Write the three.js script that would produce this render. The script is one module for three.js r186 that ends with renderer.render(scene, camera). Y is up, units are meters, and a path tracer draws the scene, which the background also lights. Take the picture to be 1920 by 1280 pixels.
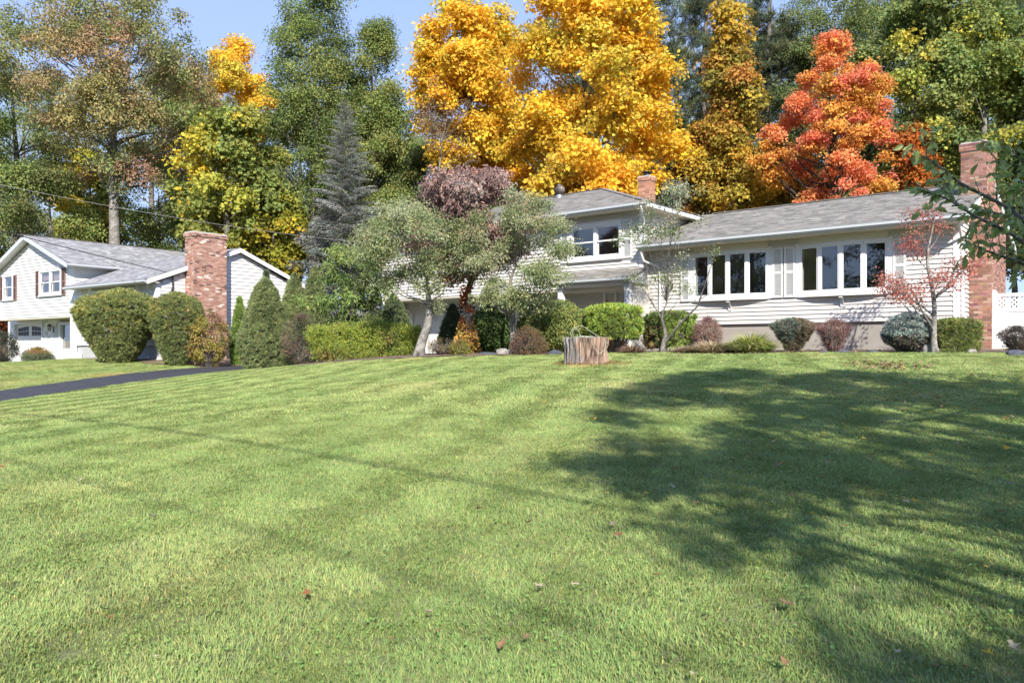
import * as THREE from 'three';
import { mergeGeometries as mergeAll } from 'three/addons/utils/BufferGeometryUtils.js';
const mergeGeometries = list => mergeAll(list.map(g => { g = g.index ? g.toNonIndexed() : g; if (g.attributes.uv) { g = g.clone(); g.deleteAttribute('uv'); } return g; }));

// ---------------------------------------------------------------- camera, sky, sun, exposure
const F = 1450, CX = 960, HY = 651, EYE = 1.5;          // focal length, principal column and horizon row of a 1920 x 1280 frame; eye height
const scene = new THREE.Scene();
const camera = new THREE.PerspectiveCamera(2 * Math.atan(640 / F) * 180 / Math.PI, 1.5, 0.1, 2000);
camera.position.set(0, EYE, 0);
camera.lookAt(0, EYE, -10);
camera.setViewOffset(1920, 1280, 0, 640 - HY, 1920, 1280);
camera.updateProjectionMatrix();

const renderer = new THREE.WebGLRenderer({ antialias: true });
renderer.toneMapping = THREE.LinearToneMapping;
renderer.toneMappingExposure = 1.9;
renderer.shadowMap.enabled = true;

const SUN = new THREE.Vector3(0.12, 0.663, 0.739).normalize();   // towards the sun: over the photographer's right shoulder
{
  const w = 512, h = 256, data = new Float32Array(w * h * 4);
  const hor = [0.42, 0.55, 0.80], mid = [0.25, 0.36, 0.68], zen = [0.15, 0.26, 0.58];
  for (let j = 0; j < h; j++) for (let i = 0; i < w; i++) {
    const el = (j + 0.5) / h * Math.PI - Math.PI / 2, az = ((i + 0.5) / w - 0.5) * 2 * Math.PI;
    const d = new THREE.Vector3(Math.cos(el) * Math.cos(az), Math.sin(el), Math.cos(el) * Math.sin(az));
    const t = Math.max(0, d.y), a = Math.min(1, t / 0.45), b = Math.max(0, Math.min(1, (t - 0.45) / 0.55));
    const g = Math.pow(Math.max(0, d.dot(SUN)), 24) * 0.5, k = d.y < 0 ? 0.5 : 0.9;
    for (let c = 0; c < 3; c++) {
      let v = hor[c] * (1 - a) + mid[c] * a; v = v * (1 - b) + zen[c] * b;
      data[(j * w + i) * 4 + c] = k * v + g * [1, 0.96, 0.88][c];
    }
    data[(j * w + i) * 4 + 3] = 1;
  }
  const sky = new THREE.DataTexture(data, w, h, THREE.RGBAFormat, THREE.FloatType);
  sky.mapping = THREE.EquirectangularReflectionMapping; sky.magFilter = THREE.LinearFilter; sky.needsUpdate = true;
  scene.background = sky; scene.environment = sky;
}
const sun = new THREE.DirectionalLight(new THREE.Color(1, 0.94, 0.84), 4.6);
sun.position.copy(SUN).multiplyScalar(120); sun.target.position.set(0, 0, -20);
sun.castShadow = true; sun.shadow.mapSize.set(4096, 4096);
Object.assign(sun.shadow.camera, { left: -60, right: 60, top: 60, bottom: -60, near: 1, far: 260 });
scene.add(sun, sun.target);

// ---------------------------------------------------------------- small helpers
function rand(seed) { let a = seed >>> 0; return () => { a = (a + 0x6D2B79F5) | 0; let t = Math.imul(a ^ (a >>> 15), 1 | a); t = (t + Math.imul(t ^ (t >>> 7), 61 | t)) ^ t; return ((t ^ (t >>> 14)) >>> 0) / 4294967296; }; }
function hash3(x, y, z) { let h = Math.imul(x, 374761393) ^ Math.imul(y, 668265263) ^ Math.imul(z, 2147483647 - 1390208809); h = Math.imul(h ^ (h >>> 13), 1274126177); return ((h ^ (h >>> 16)) >>> 0) / 4294967296; }
function noise3(x, y, z) {
  const i = Math.floor(x), j = Math.floor(y), k = Math.floor(z), s = t => t * t * (3 - 2 * t), u = s(x - i), v = s(y - j), w = s(z - k);
  const L = (a, b, t) => a + (b - a) * t, h = (a, b, c) => hash3(i + a, j + b, k + c);
  return L(L(L(h(0, 0, 0), h(1, 0, 0), u), L(h(0, 1, 0), h(1, 1, 0), u), v), L(L(h(0, 0, 1), h(1, 0, 1), u), L(h(0, 1, 1), h(1, 1, 1), u), v), w) * 2 - 1;
}
const fbm = (x, y, z = 0) => noise3(x, y, z) * 0.55 + noise3(x * 2.1 + 7, y * 2.1, z * 2.1 + 3) * 0.3 + noise3(x * 4.3, y * 4.3 + 5, z * 4.3) * 0.15;
const smooth = (a, b, t) => { t = Math.max(0, Math.min(1, (t - a) / (b - a))); return t * t * (3 - 2 * t); };
const C = (r, g, b) => new THREE.Color().setRGB(r, g, b);
const used = {};
function numbered(name) { const n = used[name] = (used[name] ?? -1) + 1; return n ? `${name}_${String(n).padStart(3, '0')}` : name; }
function mesh(name, geo, mat, parent) { const m = new THREE.Mesh(geo, mat); m.name = name; m.castShadow = m.receiveShadow = true; (parent || scene).add(m); return m; }
function tag(o, label, category, group) { o.userData.label = label; o.userData.category = category; if (group) o.userData.group = group; return o; }
function thing(name, label, category, x, y, z, turn = 0, group) { const o = new THREE.Group(); o.name = numbered(name); o.position.set(x, y, z); o.rotation.y = turn; scene.add(o); return tag(o, label, category, group); }
function struct(name, geo, mat) { const m = mesh(name, geo, mat); m.userData.kind = 'structure'; return m; }
const UNIT = new THREE.BoxGeometry(1, 1, 1);
function box(name, mat, parent, x0, x1, y0, y1, z0, z1) { const m = mesh(name, UNIT, mat, parent); m.position.set((x0 + x1) / 2, (y0 + y1) / 2, (z0 + z1) / 2); m.scale.set(Math.abs(x1 - x0), Math.abs(y1 - y0), Math.abs(z1 - z0)); return m; }
function boxGeo(x0, x1, y0, y1, z0, z1) { const g = new THREE.BoxGeometry(Math.abs(x1 - x0), Math.abs(y1 - y0), Math.abs(z1 - z0)); g.translate((x0 + x1) / 2, (y0 + y1) / 2, (z0 + z1) / 2); return g; }
function polyGeo(pts, faces) { // flat polygons given by corner lists
  const p = []; for (const f of faces) for (let k = 1; k < f.length - 1; k++) for (const i of [f[0], f[k], f[k + 1]]) p.push(...pts[i]);
  const g = new THREE.BufferGeometry(); g.setAttribute('position', new THREE.Float32BufferAttribute(p, 3)); g.computeVertexNormals(); return g;
}
function slabGeo(quad, t) { // a plate: corner ring on its upper face and a thickness straight down
  const n = quad.length, pts = [...quad, ...quad.map(([x, y, z]) => [x, y - t, z])], f = [[...Array(n).keys()], [...Array(n).keys()].map(i => 2 * n - 1 - i)];
  for (let i = 0; i < n; i++) f.push([i, n + i, n + (i + 1) % n, (i + 1) % n]);
  return polyGeo(pts, f);
}
function tubeGeo(points, radii, sides = 6) { // a tapering tube through points, rings turned to the path, capped
  const P = points.map(p => p.isVector3 ? p : new THREE.Vector3(...p)), pos = [], idx = [], up = new THREE.Vector3();
  let prevX = null;
  for (let i = 0; i < P.length; i++) {
    const t = new THREE.Vector3().subVectors(P[Math.min(P.length - 1, i + 1)], P[Math.max(0, i - 1)]).normalize();
    if (!prevX) { up.set(0, 1, 0); if (Math.abs(t.y) > 0.9) up.set(1, 0, 0); prevX = new THREE.Vector3().crossVectors(up, t).normalize(); }
    const X = prevX.clone().addScaledVector(t, -prevX.dot(t)).normalize(), Y = new THREE.Vector3().crossVectors(t, X); prevX = X;
    const r = Array.isArray(radii) ? radii[i] : radii;
    for (let k = 0; k < sides; k++) { const a = k / sides * 2 * Math.PI; pos.push(P[i].x + r * (Math.cos(a) * X.x + Math.sin(a) * Y.x), P[i].y + r * (Math.cos(a) * X.y + Math.sin(a) * Y.y), P[i].z + r * (Math.cos(a) * X.z + Math.sin(a) * Y.z)); }
  }
  for (let i = 0; i < P.length - 1; i++) for (let k = 0; k < sides; k++) { const a = i * sides + k, b = i * sides + (k + 1) % sides, c = a + sides, d = b + sides; idx.push(a, b, c, b, d, c); }
  for (let k = 1; k < sides - 1; k++) { idx.push(0, k + 1, k); const e = (P.length - 1) * sides; idx.push(e, e + k, e + k + 1); }
  const g = new THREE.BufferGeometry(); g.setAttribute('position', new THREE.Float32BufferAttribute(pos, 3)); g.setIndex(idx); g.computeVertexNormals(); return g;
}
function uvByPosition(g, s = 1) { // uv in metres: along the larger horizontal run and up
  const p = g.attributes.position, u = new Float32Array(p.count * 2);
  for (let i = 0; i < p.count; i++) { u[2 * i] = (p.getX(i) + p.getZ(i)) * s; u[2 * i + 1] = (p.getY(i) + 0.31 * (p.getZ(i) - p.getX(i))) * s; }
  g.setAttribute('uv', new THREE.BufferAttribute(u, 2)); return g;
}

// ---------------------------------------------------------------- textures (grain only)
function grayTex(n, f, repeat) {
  const d = new Uint8Array(n * n * 4);
  for (let j = 0; j < n; j++) for (let i = 0; i < n; i++) { const v = Math.max(0, Math.min(255, Math.round(f(i / n, j / n) * 255))), o = (j * n + i) * 4; d[o] = d[o + 1] = d[o + 2] = v; d[o + 3] = 255; }
  const t = new THREE.DataTexture(d, n, n); t.wrapS = t.wrapT = THREE.RepeatWrapping; t.magFilter = THREE.LinearFilter; t.minFilter = THREE.LinearMipmapLinearFilter; t.generateMipmaps = true;
  if (repeat) t.repeat.set(repeat, repeat); t.needsUpdate = true; return t;
}
function tileNoise(u, v, n, s) { // periodic value noise, n cells across
  const x = u * n, y = v * n, i = Math.floor(x), j = Math.floor(y), e = t => t * t * (3 - 2 * t), a = e(x - i), b = e(y - j), h = (p, q) => hash3(((p % n) + n) % n, ((q % n) + n) % n, s);
  return (h(i, j) * (1 - a) + h(i + 1, j) * a) * (1 - b) + (h(i, j + 1) * (1 - a) + h(i + 1, j + 1) * a) * b;
}
const grainTex = grayTex(512, (u, v) => 0.62 + 0.16 * tileNoise(u, v, 8, 1) + 0.2 * (tileNoise(u, v, 64, 2) - 0.2) + 0.3 * (tileNoise(u, v, 256, 3) - 0.3));
const softTex = grayTex(256, (u, v) => 0.86 + 0.07 * tileNoise(u, v, 6, 11) + 0.05 * tileNoise(u, v, 24, 12) + 0.03 * tileNoise(u, v, 128, 13));
const barkTex = grayTex(512, (u, v) => 0.45 + 0.35 * tileNoise(u * 1, v, 32, 21) * tileNoise(u, v, 8, 22) + 0.35 * Math.abs(tileNoise(u, v, 16, 23) - 0.5) + 0.2 * tileNoise(u, v, 128, 24));
grainTex.colorSpace = softTex.colorSpace = barkTex.colorSpace = THREE.SRGBColorSpace;

const std = (color, roughness = 0.8, extra = {}) => new THREE.MeshStandardMaterial({ color, roughness, ...extra });
const M = {
  siding: std(C(0.585, 0.56, 0.53), 0.5), sidingLeft: std(C(0.66, 0.65, 0.635), 0.5), trim: std(C(0.72, 0.72, 0.72), 0.4), gutter: std(C(0.50, 0.52, 0.54), 0.35),
  shutter: std(C(0.70, 0.70, 0.695), 0.5), shutterDark: std(C(0.20, 0.12, 0.11), 0.6), core: std(C(0.5, 0.48, 0.44), 0.9), soffit: std(C(0.66, 0.61, 0.50), 0.6),
  foundation: std(C(0.36, 0.33, 0.29), 0.9, { map: softTex }), foundationGrey: std(C(0.50, 0.50, 0.50), 0.9, { map: softTex }),
  roofDeck: std(C(0.14, 0.13, 0.12), 0.95), mortar: std(C(0.42, 0.38, 0.34), 0.95), brick: std(C(1, 1, 1), 0.9), shingle: std(C(1, 1, 1), 0.95), shake: std(C(1, 1, 1), 0.85),
  glass: new THREE.MeshPhysicalMaterial({ color: C(0.93, 0.95, 0.95), roughness: 0.0, transmission: 1, thickness: 0, ior: 1.75 }),
  interior: std(C(0.34, 0.31, 0.27), 0.9), doorWood: std(C(0.50, 0.19, 0.06), 0.45), dark: std(C(0.02, 0.02, 0.022), 0.5), curtain: std(C(0.55, 0.53, 0.5), 0.9), blind: std(C(0.33, 0.2, 0.15), 0.8),
  metal: std(C(0.45, 0.44, 0.43), 0.35, { metalness: 0.8 }), vinyl: std(C(0.84, 0.84, 0.85), 0.3), asphalt: std(C(0.052, 0.052, 0.062), 0.85, { map: grainTex }),
  bark: std(C(0.30, 0.27, 0.24), 0.95, { map: barkTex }), barkPale: std(C(0.46, 0.43, 0.39), 0.95, { map: barkTex }), barkDark: std(C(0.12, 0.10, 0.085), 0.95, { map: barkTex }),
  mulch: std(C(0.23, 0.155, 0.115), 0.95, { map: grainTex }), rock: std(C(0.40, 0.37, 0.36), 0.9, { map: grainTex }), rockDark: std(C(0.10, 0.11, 0.14), 0.9, { map: grainTex }), wire: std(C(0.03, 0.03, 0.03), 0.6), wirePale: std(C(0.35, 0.33, 0.31), 0.6), pole: std(C(0.2, 0.15, 0.11), 0.95, { map: barkTex }),
  leaf: new THREE.MeshPhysicalMaterial({ color: C(1, 1, 1), vertexColors: true, roughness: 0.85, transmission: 0.4, thickness: 0, side: THREE.DoubleSide, specularIntensity: 0.35 }),
  needle: new THREE.MeshStandardMaterial({ color: C(1, 1, 1), vertexColors: true, roughness: 0.8, side: THREE.DoubleSide }),
};

// ---------------------------------------------------------------- the lie of the land: a thin-plate surface through surveyed heights (X, distance, height against the eye)
const survey = [
  [0, 0, -1.5], [-5, 0, -1.52], [5, 0, -1.46], [-10, -4, -1.6], [10, -4, -1.5], [0, -5, -1.62], [0, 3, -1.3], [0, 6.3, -1.09], [0, 11.2, -0.76], [0, 16, -0.42], [0.3, 19.2, -0.25], [-2.5, 21, -0.25],
  [5, 6, -1.02], [6, 11, -0.68], [7, 15, -0.33], [9.5, 17.3, -0.12], [10.97, 19, -0.1], [4.5, 22.6, -0.13], [4, 24.4, -0.15], [-3, 30, -0.25], [12, 8, -0.7], [15, 17, -0.05], [1.6, 16.5, -0.36],
  [-4.3, 6.5, -1.12], [-11.3, 17, -1.18], [-14, 21, -1.15], [-11.2, 24.5, -0.93], [-9.6, 29, -0.74], [-5.6, 22.4, -0.45], [-13.8, 30, -0.5], [-20.5, 35, -0.55], [-25, 37, -0.8], [-9, 12, -1.16], [-5, 15, -0.82], [-8, 20, -0.88],
  [-20, 22, -1.25], [-16, 26, -0.8], [10, 32, 0.1], [-10, 40, -0.3], [20, 28, 0.2],
];
const tps = (() => {
  const n = survey.length, N = n + 3, A = [], U = r2 => r2 > 0 ? r2 * Math.log(r2) : 0;
  for (let i = 0; i < N; i++) A.push(new Float64Array(N + 1));
  for (let i = 0; i < n; i++) {
    const [x, d, h] = survey[i];
    for (let j = 0; j < n; j++) A[i][j] = U((x - survey[j][0]) ** 2 + (d - survey[j][1]) ** 2) + (i === j ? 4 : 0);
    A[i][n] = A[n][i] = 1; A[i][n + 1] = A[n + 1][i] = x; A[i][n + 2] = A[n + 2][i] = d; A[i][N] = h;
  }
  for (let c = 0; c < N; c++) {
    let p = c; for (let r = c + 1; r < N; r++) if (Math.abs(A[r][c]) > Math.abs(A[p][c])) p = r;
    [A[c], A[p]] = [A[p], A[c]];
    for (let r = 0; r < N; r++) if (r !== c && A[r][c]) { const f = A[r][c] / A[c][c]; for (let k = c; k <= N; k++) A[r][k] -= f * A[c][k]; }
  }
  const w = A.map((r, i) => r[N] / r[i]);
  return (x, d) => { let s = w[n] + w[n + 1] * x + w[n + 2] * d; for (let i = 0; i < n; i++) s += w[i] * U((x - survey[i][0]) ** 2 + (d - survey[i][1]) ** 2); return s; };
})();
function ground(x, d) { // world height of the ground at X and distance d in front of the camera
  const r = Math.hypot(x * 0.8, d - 17), k = smooth(22, 48, r), far = -0.7 + 0.05 * Math.max(0, Math.min(60, d - 38)) - 0.5 * smooth(0, -20, d);
  const h = k >= 1 ? far : tps(x, d) * (1 - k) + far * k;
  return EYE + h;
}
const at = (px, d) => (px - CX) * d / F;                       // sideways metres of an image column at a distance
const high = (py, d) => EYE - (py - HY) * d / F;               // world height of an image row at a distance

// ---------------------------------------------------------------- houses' frames (needed by the ground's outlines)
function frame(X, d, phi, y0) { // a building's own axes: x to the right along its street front, z out towards the street
  const c = Math.cos(phi), s = Math.sin(phi);
  return { X, d, phi, y0, c, s,
    xOf(px, z = 0) { const q = (px - CX) / F, X0 = X - s * z, D0 = d - c * z; return (q * D0 - X0) / (c + s * q); },
    dOf(x, z = 0) { return d - s * x - c * z; }, XOf(x, z = 0) { return X + c * x - s * z; },
    yOf(px, py, z = 0) { return high(py, this.dOf(this.xOf(px, z), z)) - y0; },
    local(Xw, dw) { const a = Xw - X, b = dw - d; return [c * a - s * b, -s * a - c * b]; } };
}
const HOUSE = frame(10.97, 19, 39.8 * Math.PI / 180, EYE - 0.12), LEFT = frame(-13.8, 30, 36 * Math.PI / 180, EYE - 0.5);

// ---------------------------------------------------------------- ground, driveway, planting beds
function sheet(edge, lift, step, mat, name) { // a strip of surface laid on the land: edge = rows of [left X, left d, right X, right d]
  const pos = [], idx = [], uv = [], cols = step;
  for (let i = 0; i < edge.length; i++) for (let k = 0; k <= cols; k++) { const t = k / cols, x = edge[i][0] * (1 - t) + edge[i][2] * t, d = edge[i][1] * (1 - t) + edge[i][3] * t; pos.push(x, ground(x, d) + lift, -d); uv.push(x / 1.5, d / 1.5); }
  for (let i = 0; i < edge.length - 1; i++) for (let k = 0; k < cols; k++) { const a = i * (cols + 1) + k, b = a + 1, c = a + cols + 1, e = c + 1; idx.push(a, b, c, b, e, c); }
  const g = new THREE.BufferGeometry(); g.setAttribute('position', new THREE.Float32BufferAttribute(pos, 3)); g.setAttribute('uv', new THREE.Float32BufferAttribute(uv, 2)); g.setIndex(idx); g.computeVertexNormals();
  return struct(name, g, mat);
}
const driveMid = new THREE.CatmullRomCurve3([[-10.6, -9], [-10.9, 2], [-11.9, 11], [-12.35, 18.6], [-11.95, 22.5], [-11.0, 25.8], [-9.2, 28.2], [-6.4, 29.2], [-3.2, 28.6]].map(([x, d]) => new THREE.Vector3(x, 0, d)));
const driveRows = []; const drivePts = [];
for (let i = 0; i <= 90; i++) {
  const p = driveMid.getPoint(i / 90), t = driveMid.getTangent(i / 90), w = 1.36 + 1.2 * smooth(0.86, 1, i / 90);
  const e = 0.05 * noise3(i * 0.6, 1, 2), e2 = 0.05 * noise3(i * 0.6, 9, 2);
  driveRows.push([p.x - t.z * (w + e), p.z + t.x * (w + e), p.x + t.z * (w + e2), p.z - t.x * (w + e2)]); drivePts.push([p.x, p.z, w]);
}
const onDrive = (x, d, m = 0) => drivePts.some(([a, b, w]) => (x - a) ** 2 + (d - b) ** 2 < (w + m) ** 2);
const bedIsland = [[-6.3, 22.0], [-4.6, 21.3], [-2.9, 20.5], [-1.2, 20.15], [0.6, 20.0], [2.0, 20.6], [3.1, 21.6], [4.2, 21.3], [5.6, 20.6], [7.2, 19.3], [8.8, 17.9], [10.2, 17.0], [11.3, 16.75], [12.6, 17.1], [14, 17.6], [14, 19], [11.6, 19.5], [4.4, 25.2], [1.5, 26.4], [-1.2, 25.2], [-3.5, 24.9], [-6.2, 24.2]];
const inPoly = (poly, x, d) => { let c = false; for (let i = 0, j = poly.length - 1; i < poly.length; j = i++) { const [a, b] = poly[i], [e, f] = poly[j]; if ((b > d) !== (f > d) && x < (e - a) * (d - b) / (f - b) + a) c = !c; } return c; };
const bedLeft = [[-10.4, 28.3], [-9.2, 29.9], [-8.2, 31], [-6.5, 33], [-9, 36], [-12, 33.5], [-13.3, 30.6], [-12.4, 29.1], [-11.4, 28.2]];
const bedFront = [[-17.4, 31.4], [-15.5, 30.2], [-13.4, 28.6], [-12.4, 28.4], [-12.6, 29.6], [-14, 30.4], [-17.8, 32.6]];
{
  const fine = [], line = (a, b, s) => { for (let v = a; v < b - 1e-6; v += s) fine.push(v); };
  line(-26, 22, 0.6); const xs = [-900, -400, -200, -120, -80, -60, -48, -40, -34, -30, ...fine, 22, 24, 28, 34, 42, 55, 80, 120, 200, 400, 900];
  fine.length = 0; line(-8, 46, 0.6); const ds = [-900, -300, -120, -60, -35, -22, -14, -10, ...fine, 46, 50, 55, 62, 70, 80, 100, 140, 220, 400, 900];
  const pos = [], idx = [], uv = [], col = [];
  for (const d of ds) for (const x of xs) {
    pos.push(x, ground(x, d), -d); uv.push(x / 1.6, d / 1.6);
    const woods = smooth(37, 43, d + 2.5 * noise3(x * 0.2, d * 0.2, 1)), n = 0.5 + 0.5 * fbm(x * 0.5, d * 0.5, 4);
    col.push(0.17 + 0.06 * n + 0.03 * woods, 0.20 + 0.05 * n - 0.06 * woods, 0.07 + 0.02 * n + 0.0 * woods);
  }
  for (let j = 0; j < ds.length - 1; j++) for (let i = 0; i < xs.length - 1; i++) { const a = j * xs.length + i, b = a + 1, c = a + xs.length, e = c + 1; idx.push(a, b, c, b, e, c); }
  const g = new THREE.BufferGeometry(); g.setAttribute('position', new THREE.Float32BufferAttribute(pos, 3)); g.setAttribute('uv', new THREE.Float32BufferAttribute(uv, 2)); g.setAttribute('color', new THREE.Float32BufferAttribute(col, 3)); g.setIndex(idx); g.computeVertexNormals();
  tag(struct('ground', g, new THREE.MeshStandardMaterial({ vertexColors: true, roughness: 0.95, map: grainTex })), 'gently rising ground under the lawn and the woods', 'ground');
  tag(sheet(driveRows, 0.02, 6, M.asphalt, 'driveway'), 'dark asphalt driveway climbing between the two houses', 'driveway');
  function bed(poly, label) {
    const pos2 = [], idx2 = [], uv2 = [], map = new Map(), s = 0.22; let x0 = 1e9, x1 = -1e9, d0 = 1e9, d1 = -1e9; for (const [x, d] of poly) { x0 = Math.min(x0, x); x1 = Math.max(x1, x); d0 = Math.min(d0, d); d1 = Math.max(d1, d); }
    const v = (i, j) => { const k = i * 5000 + j; if (!map.has(k)) { const x = x0 + i * s, d = d0 + j * s; map.set(k, pos2.length / 3); pos2.push(x, ground(x, d) + 0.024 + 0.02 * fbm(x * 3, d * 3, 8), -d); uv2.push(x, d); } return map.get(k); };
    for (let i = 0; x0 + i * s < x1; i++) for (let j = 0; d0 + j * s < d1; j++) if (inPoly(poly, x0 + (i + 0.5) * s + 0.1 * noise3(i, j, 1), d0 + (j + 0.5) * s) && !onDrive(x0 + i * s, d0 + j * s, 0.1)) { const a = v(i, j), b = v(i + 1, j), c = v(i, j + 1), e = v(i + 1, j + 1); idx2.push(a, b, c, b, e, c); }
    const g2 = new THREE.BufferGeometry(); g2.setAttribute('position', new THREE.Float32BufferAttribute(pos2, 3)); g2.setAttribute('uv', new THREE.Float32BufferAttribute(uv2, 2)); g2.setIndex(idx2); g2.computeVertexNormals();
    tag(struct(numbered('planting_bed'), g2, M.mulch), label, 'planting bed');
  }
  bed(bedIsland, 'brown mulched bed in front of the main house'); bed(bedLeft, 'bare mulched bed beside the neighbouring house chimney'); bed(bedFront, 'narrow bed under the clipped yews of the neighbouring house');
}

// ---------------------------------------------------------------- lawn: turf tiles of real blades, leaning with the mower's passes
const noGrass = (x, d) => {
  if (onDrive(x, d, 0.02) || inPoly(bedIsland, x, d) || inPoly(bedLeft, x, d)) return true;
  const [hx, hz] = HOUSE.local(x, d); if (hx < 0.6 && hx > -21 && hz < 0.3) return true;
  const [lx, lz] = LEFT.local(x, d); if (lx < 0.7 && lx > -19 && lz < 0.05) return true;
  return Math.hypot(x - 1.58, d - 16.5) < 0.4;
};
{
  const turf = [];
  for (let v = 0; v < 6; v++) {
    const r = rand(900 + v), pos = [], col = [], far = v >= 4, T = far ? 0.25 : 0.22, n = far ? 260 : 520;
    for (let i = 0; i < n; i++) {
      const x = (r() - 0.5) * T * 1.25, z = (r() - 0.5) * T * 1.25, h = (0.016 + 0.019 * r() * r() + 0.008 * r()) * (far ? 1.05 : 1), w = (0.0015 + 0.0017 * r()) * (far ? 1.9 : 1), a = r() * Math.PI * 2;
      const lean = 0.28 + 0.45 * r(), dx = lean * h + (r() - 0.5) * h * 1.3, dz = (r() - 0.5) * h * 1.5, cx = Math.cos(a) * w, cz = Math.sin(a) * w;
      const m = [x + dx * 0.38, h * 0.62, z + dz * 0.38], t = [x + dx, h, z + dz], k = 0.72 + 0.5 * r(), dry = r() < 0.09 ? 1 : 0, c = [k * (1 + 0.9 * dry + 0.25 * r()), k * (1 + 0.25 * dry), k * (1 + 0.5 * dry)];
      pos.push(x - cx, -0.01, z - cz, x + cx, -0.01, z + cz, m[0] + cx * 0.8, m[1], m[2] + cz * 0.8, x - cx, -0.01, z - cz, m[0] + cx * 0.8, m[1], m[2] + cz * 0.8, m[0] - cx * 0.8, m[1], m[2] - cz * 0.8, m[0] - cx * 0.8, m[1], m[2] - cz * 0.8, m[0] + cx * 0.8, m[1], m[2] + cz * 0.8, ...t);
      for (let q = 0; q < 9; q++) col.push(...c);
    }
    if (!far) for (let i = 0; i < 9; i++) { // clover and broad weeds low in the sward
      const x = (r() - 0.5) * T, z = (r() - 0.5) * T, y = 0.018 + 0.022 * r(), s = 0.005 + 0.004 * r(), a = r() * 6.3, ca = Math.cos(a) * s, sa = Math.sin(a) * s, k = 0.7 + 0.4 * r();
      pos.push(x - ca, y, z - sa, x + sa, y + 0.004, z - ca, x + ca, y, z + sa, x - ca, y, z - sa, x + ca, y, z + sa, x - sa, y - 0.002, z + ca); for (let q = 0; q < 6; q++) col.push(k * 0.85, k * 0.98, k * 0.7);
    }
    const g = new THREE.BufferGeometry(); g.setAttribute('position', new THREE.Float32BufferAttribute(pos, 3)); g.setAttribute('color', new THREE.Float32BufferAttribute(col, 3)); g.computeVertexNormals(); turf.push(g);
  }
  const mat = new THREE.MeshPhysicalMaterial({ vertexColors: true, roughness: 0.7, transmission: 0.3, thickness: 0, side: THREE.DoubleSide, specularIntensity: 0.5 });
  const lists = turf.map(() => []), r = rand(77), th = Math.atan2(0.29, 0.96), st = Math.sin(th), ct = Math.cos(th);
  const put = (x, d, far) => {
    if (noGrass(x, d)) return;
    const across = x * ct - d * st, u = across / 0.5 + 0.45 * noise3(across * 0.5, 4, 1) + 0.1 * fbm(x * 0.4, d * 0.4, 3), strong = 0.62 + 0.4 * noise3(across * 0.4, 2, d * 0.08), stripe = Math.floor(u) & 1, seam = Math.abs(u - Math.round(u));
    const own = LEFT.local(x, d)[0] < -1 || x < -12.6;
    const rot = own || r() > strong ? r() * 6.3 : (stripe ? 0 : Math.PI) + (Math.PI / 2 + th) + (r() - 0.5) * 1.1;
    const n1 = 0.5 + 0.5 * fbm(x * 0.55, d * 0.55, 1), n2 = 0.5 + 0.5 * fbm(x * 1.9, d * 1.9, 6), n3 = noise3(x * 0.25, d * 0.25, 9);
    let R = 0.262, G = 0.385, B = 0.125;
    const dryness = smooth(0.5, 0.85, n1 * 0.6 + n2 * 0.4) * (0.55 + 0.3 * n3) + (seam < 0.1 && hash3(Math.round(u), 3, 5) < 0.35 ? 0.2 : 0);
    R += 0.13 * dryness; G += 0.06 * dryness; B += 0.055 * dryness;
    const lush = smooth(0.52, 0.8, 1 - n1) * 0.35; R *= 1 - 0.4 * lush; G *= 1 - 0.22 * lush; B *= 1 - 0.3 * lush;
    if (own) { const b = smooth(-0.1, 0.5, noise3(x * 0.6, d * 0.6, 2)); const e = onDrive(x, d, 0.75) ? 0.8 : 0.12; R *= 1 + 0.5 * b * e; G *= 1 - 0.12 * b * e; }
    const ring = Math.hypot(x - 1.75, d - 16.3); if (ring < 0.8) { const k = smooth(0.8, 0.5, ring + 0.25 * noise3(x * 5, d * 5, 3)); R += 0.1 * k; G -= 0.03 * k; }
    const j = 0.86 + 0.28 * r();
    const v = far ? 4 + (r() < 0.5 ? 0 : 1) : Math.floor(r() * 4), e = 0.15, gx = (ground(x + e, d) - ground(x - e, d)) / (2 * e), gd = (ground(x, d + e) - ground(x, d - e)) / (2 * e);
    lists[v].push([x, ground(x, d), -d, rot, gx, gd, (0.85 + 0.3 * r()) * (ring < 0.7 ? 1.5 : 1), C(R * j, G * j, B * j)]);
  };
  for (let d = 1.6; d < 10; d += 0.2) for (let x = -1.05 * d - 0.8; x < 1.05 * d + 0.8; x += 0.2) put(x + (r() - 0.5) * 0.1, d + (r() - 0.5) * 0.1, false);
  for (let d = 10; d < 38; d += 0.235) for (let x = Math.max(-30, -0.8 * d - 1.5); x < Math.min(18, 0.8 * d + 1.5); x += 0.235) put(x + (r() - 0.5) * 0.12, d + (r() - 0.5) * 0.12, true);
  const q = new THREE.Quaternion(), q2 = new THREE.Quaternion(), m4 = new THREE.Matrix4(), up = new THREE.Vector3(0, 1, 0), nn = new THREE.Vector3();
  const lawn = new THREE.Group(); lawn.name = 'grass'; lawn.userData = { kind: 'stuff', label: 'short mown lawn grass striped by the mower', category: 'grass' }; scene.add(lawn);
  lists.forEach((l, v) => {
    const im = new THREE.InstancedMesh(turf[v], mat, l.length); im.name = 'turf'; im.castShadow = im.receiveShadow = true; im.userData.kind = 'stuff';
    l.forEach(([x, y, z, rot, gx, gd, s, c], i) => { nn.set(-gx, 1, gd).normalize(); q.setFromUnitVectors(up, nn); q2.setFromAxisAngle(up, rot); q.multiply(q2); m4.compose(new THREE.Vector3(x, y, z), q, new THREE.Vector3(s, s, s)); im.setMatrixAt(i, m4); im.setColorAt(i, c); });
    lawn.add(im);
  });
}

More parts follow.
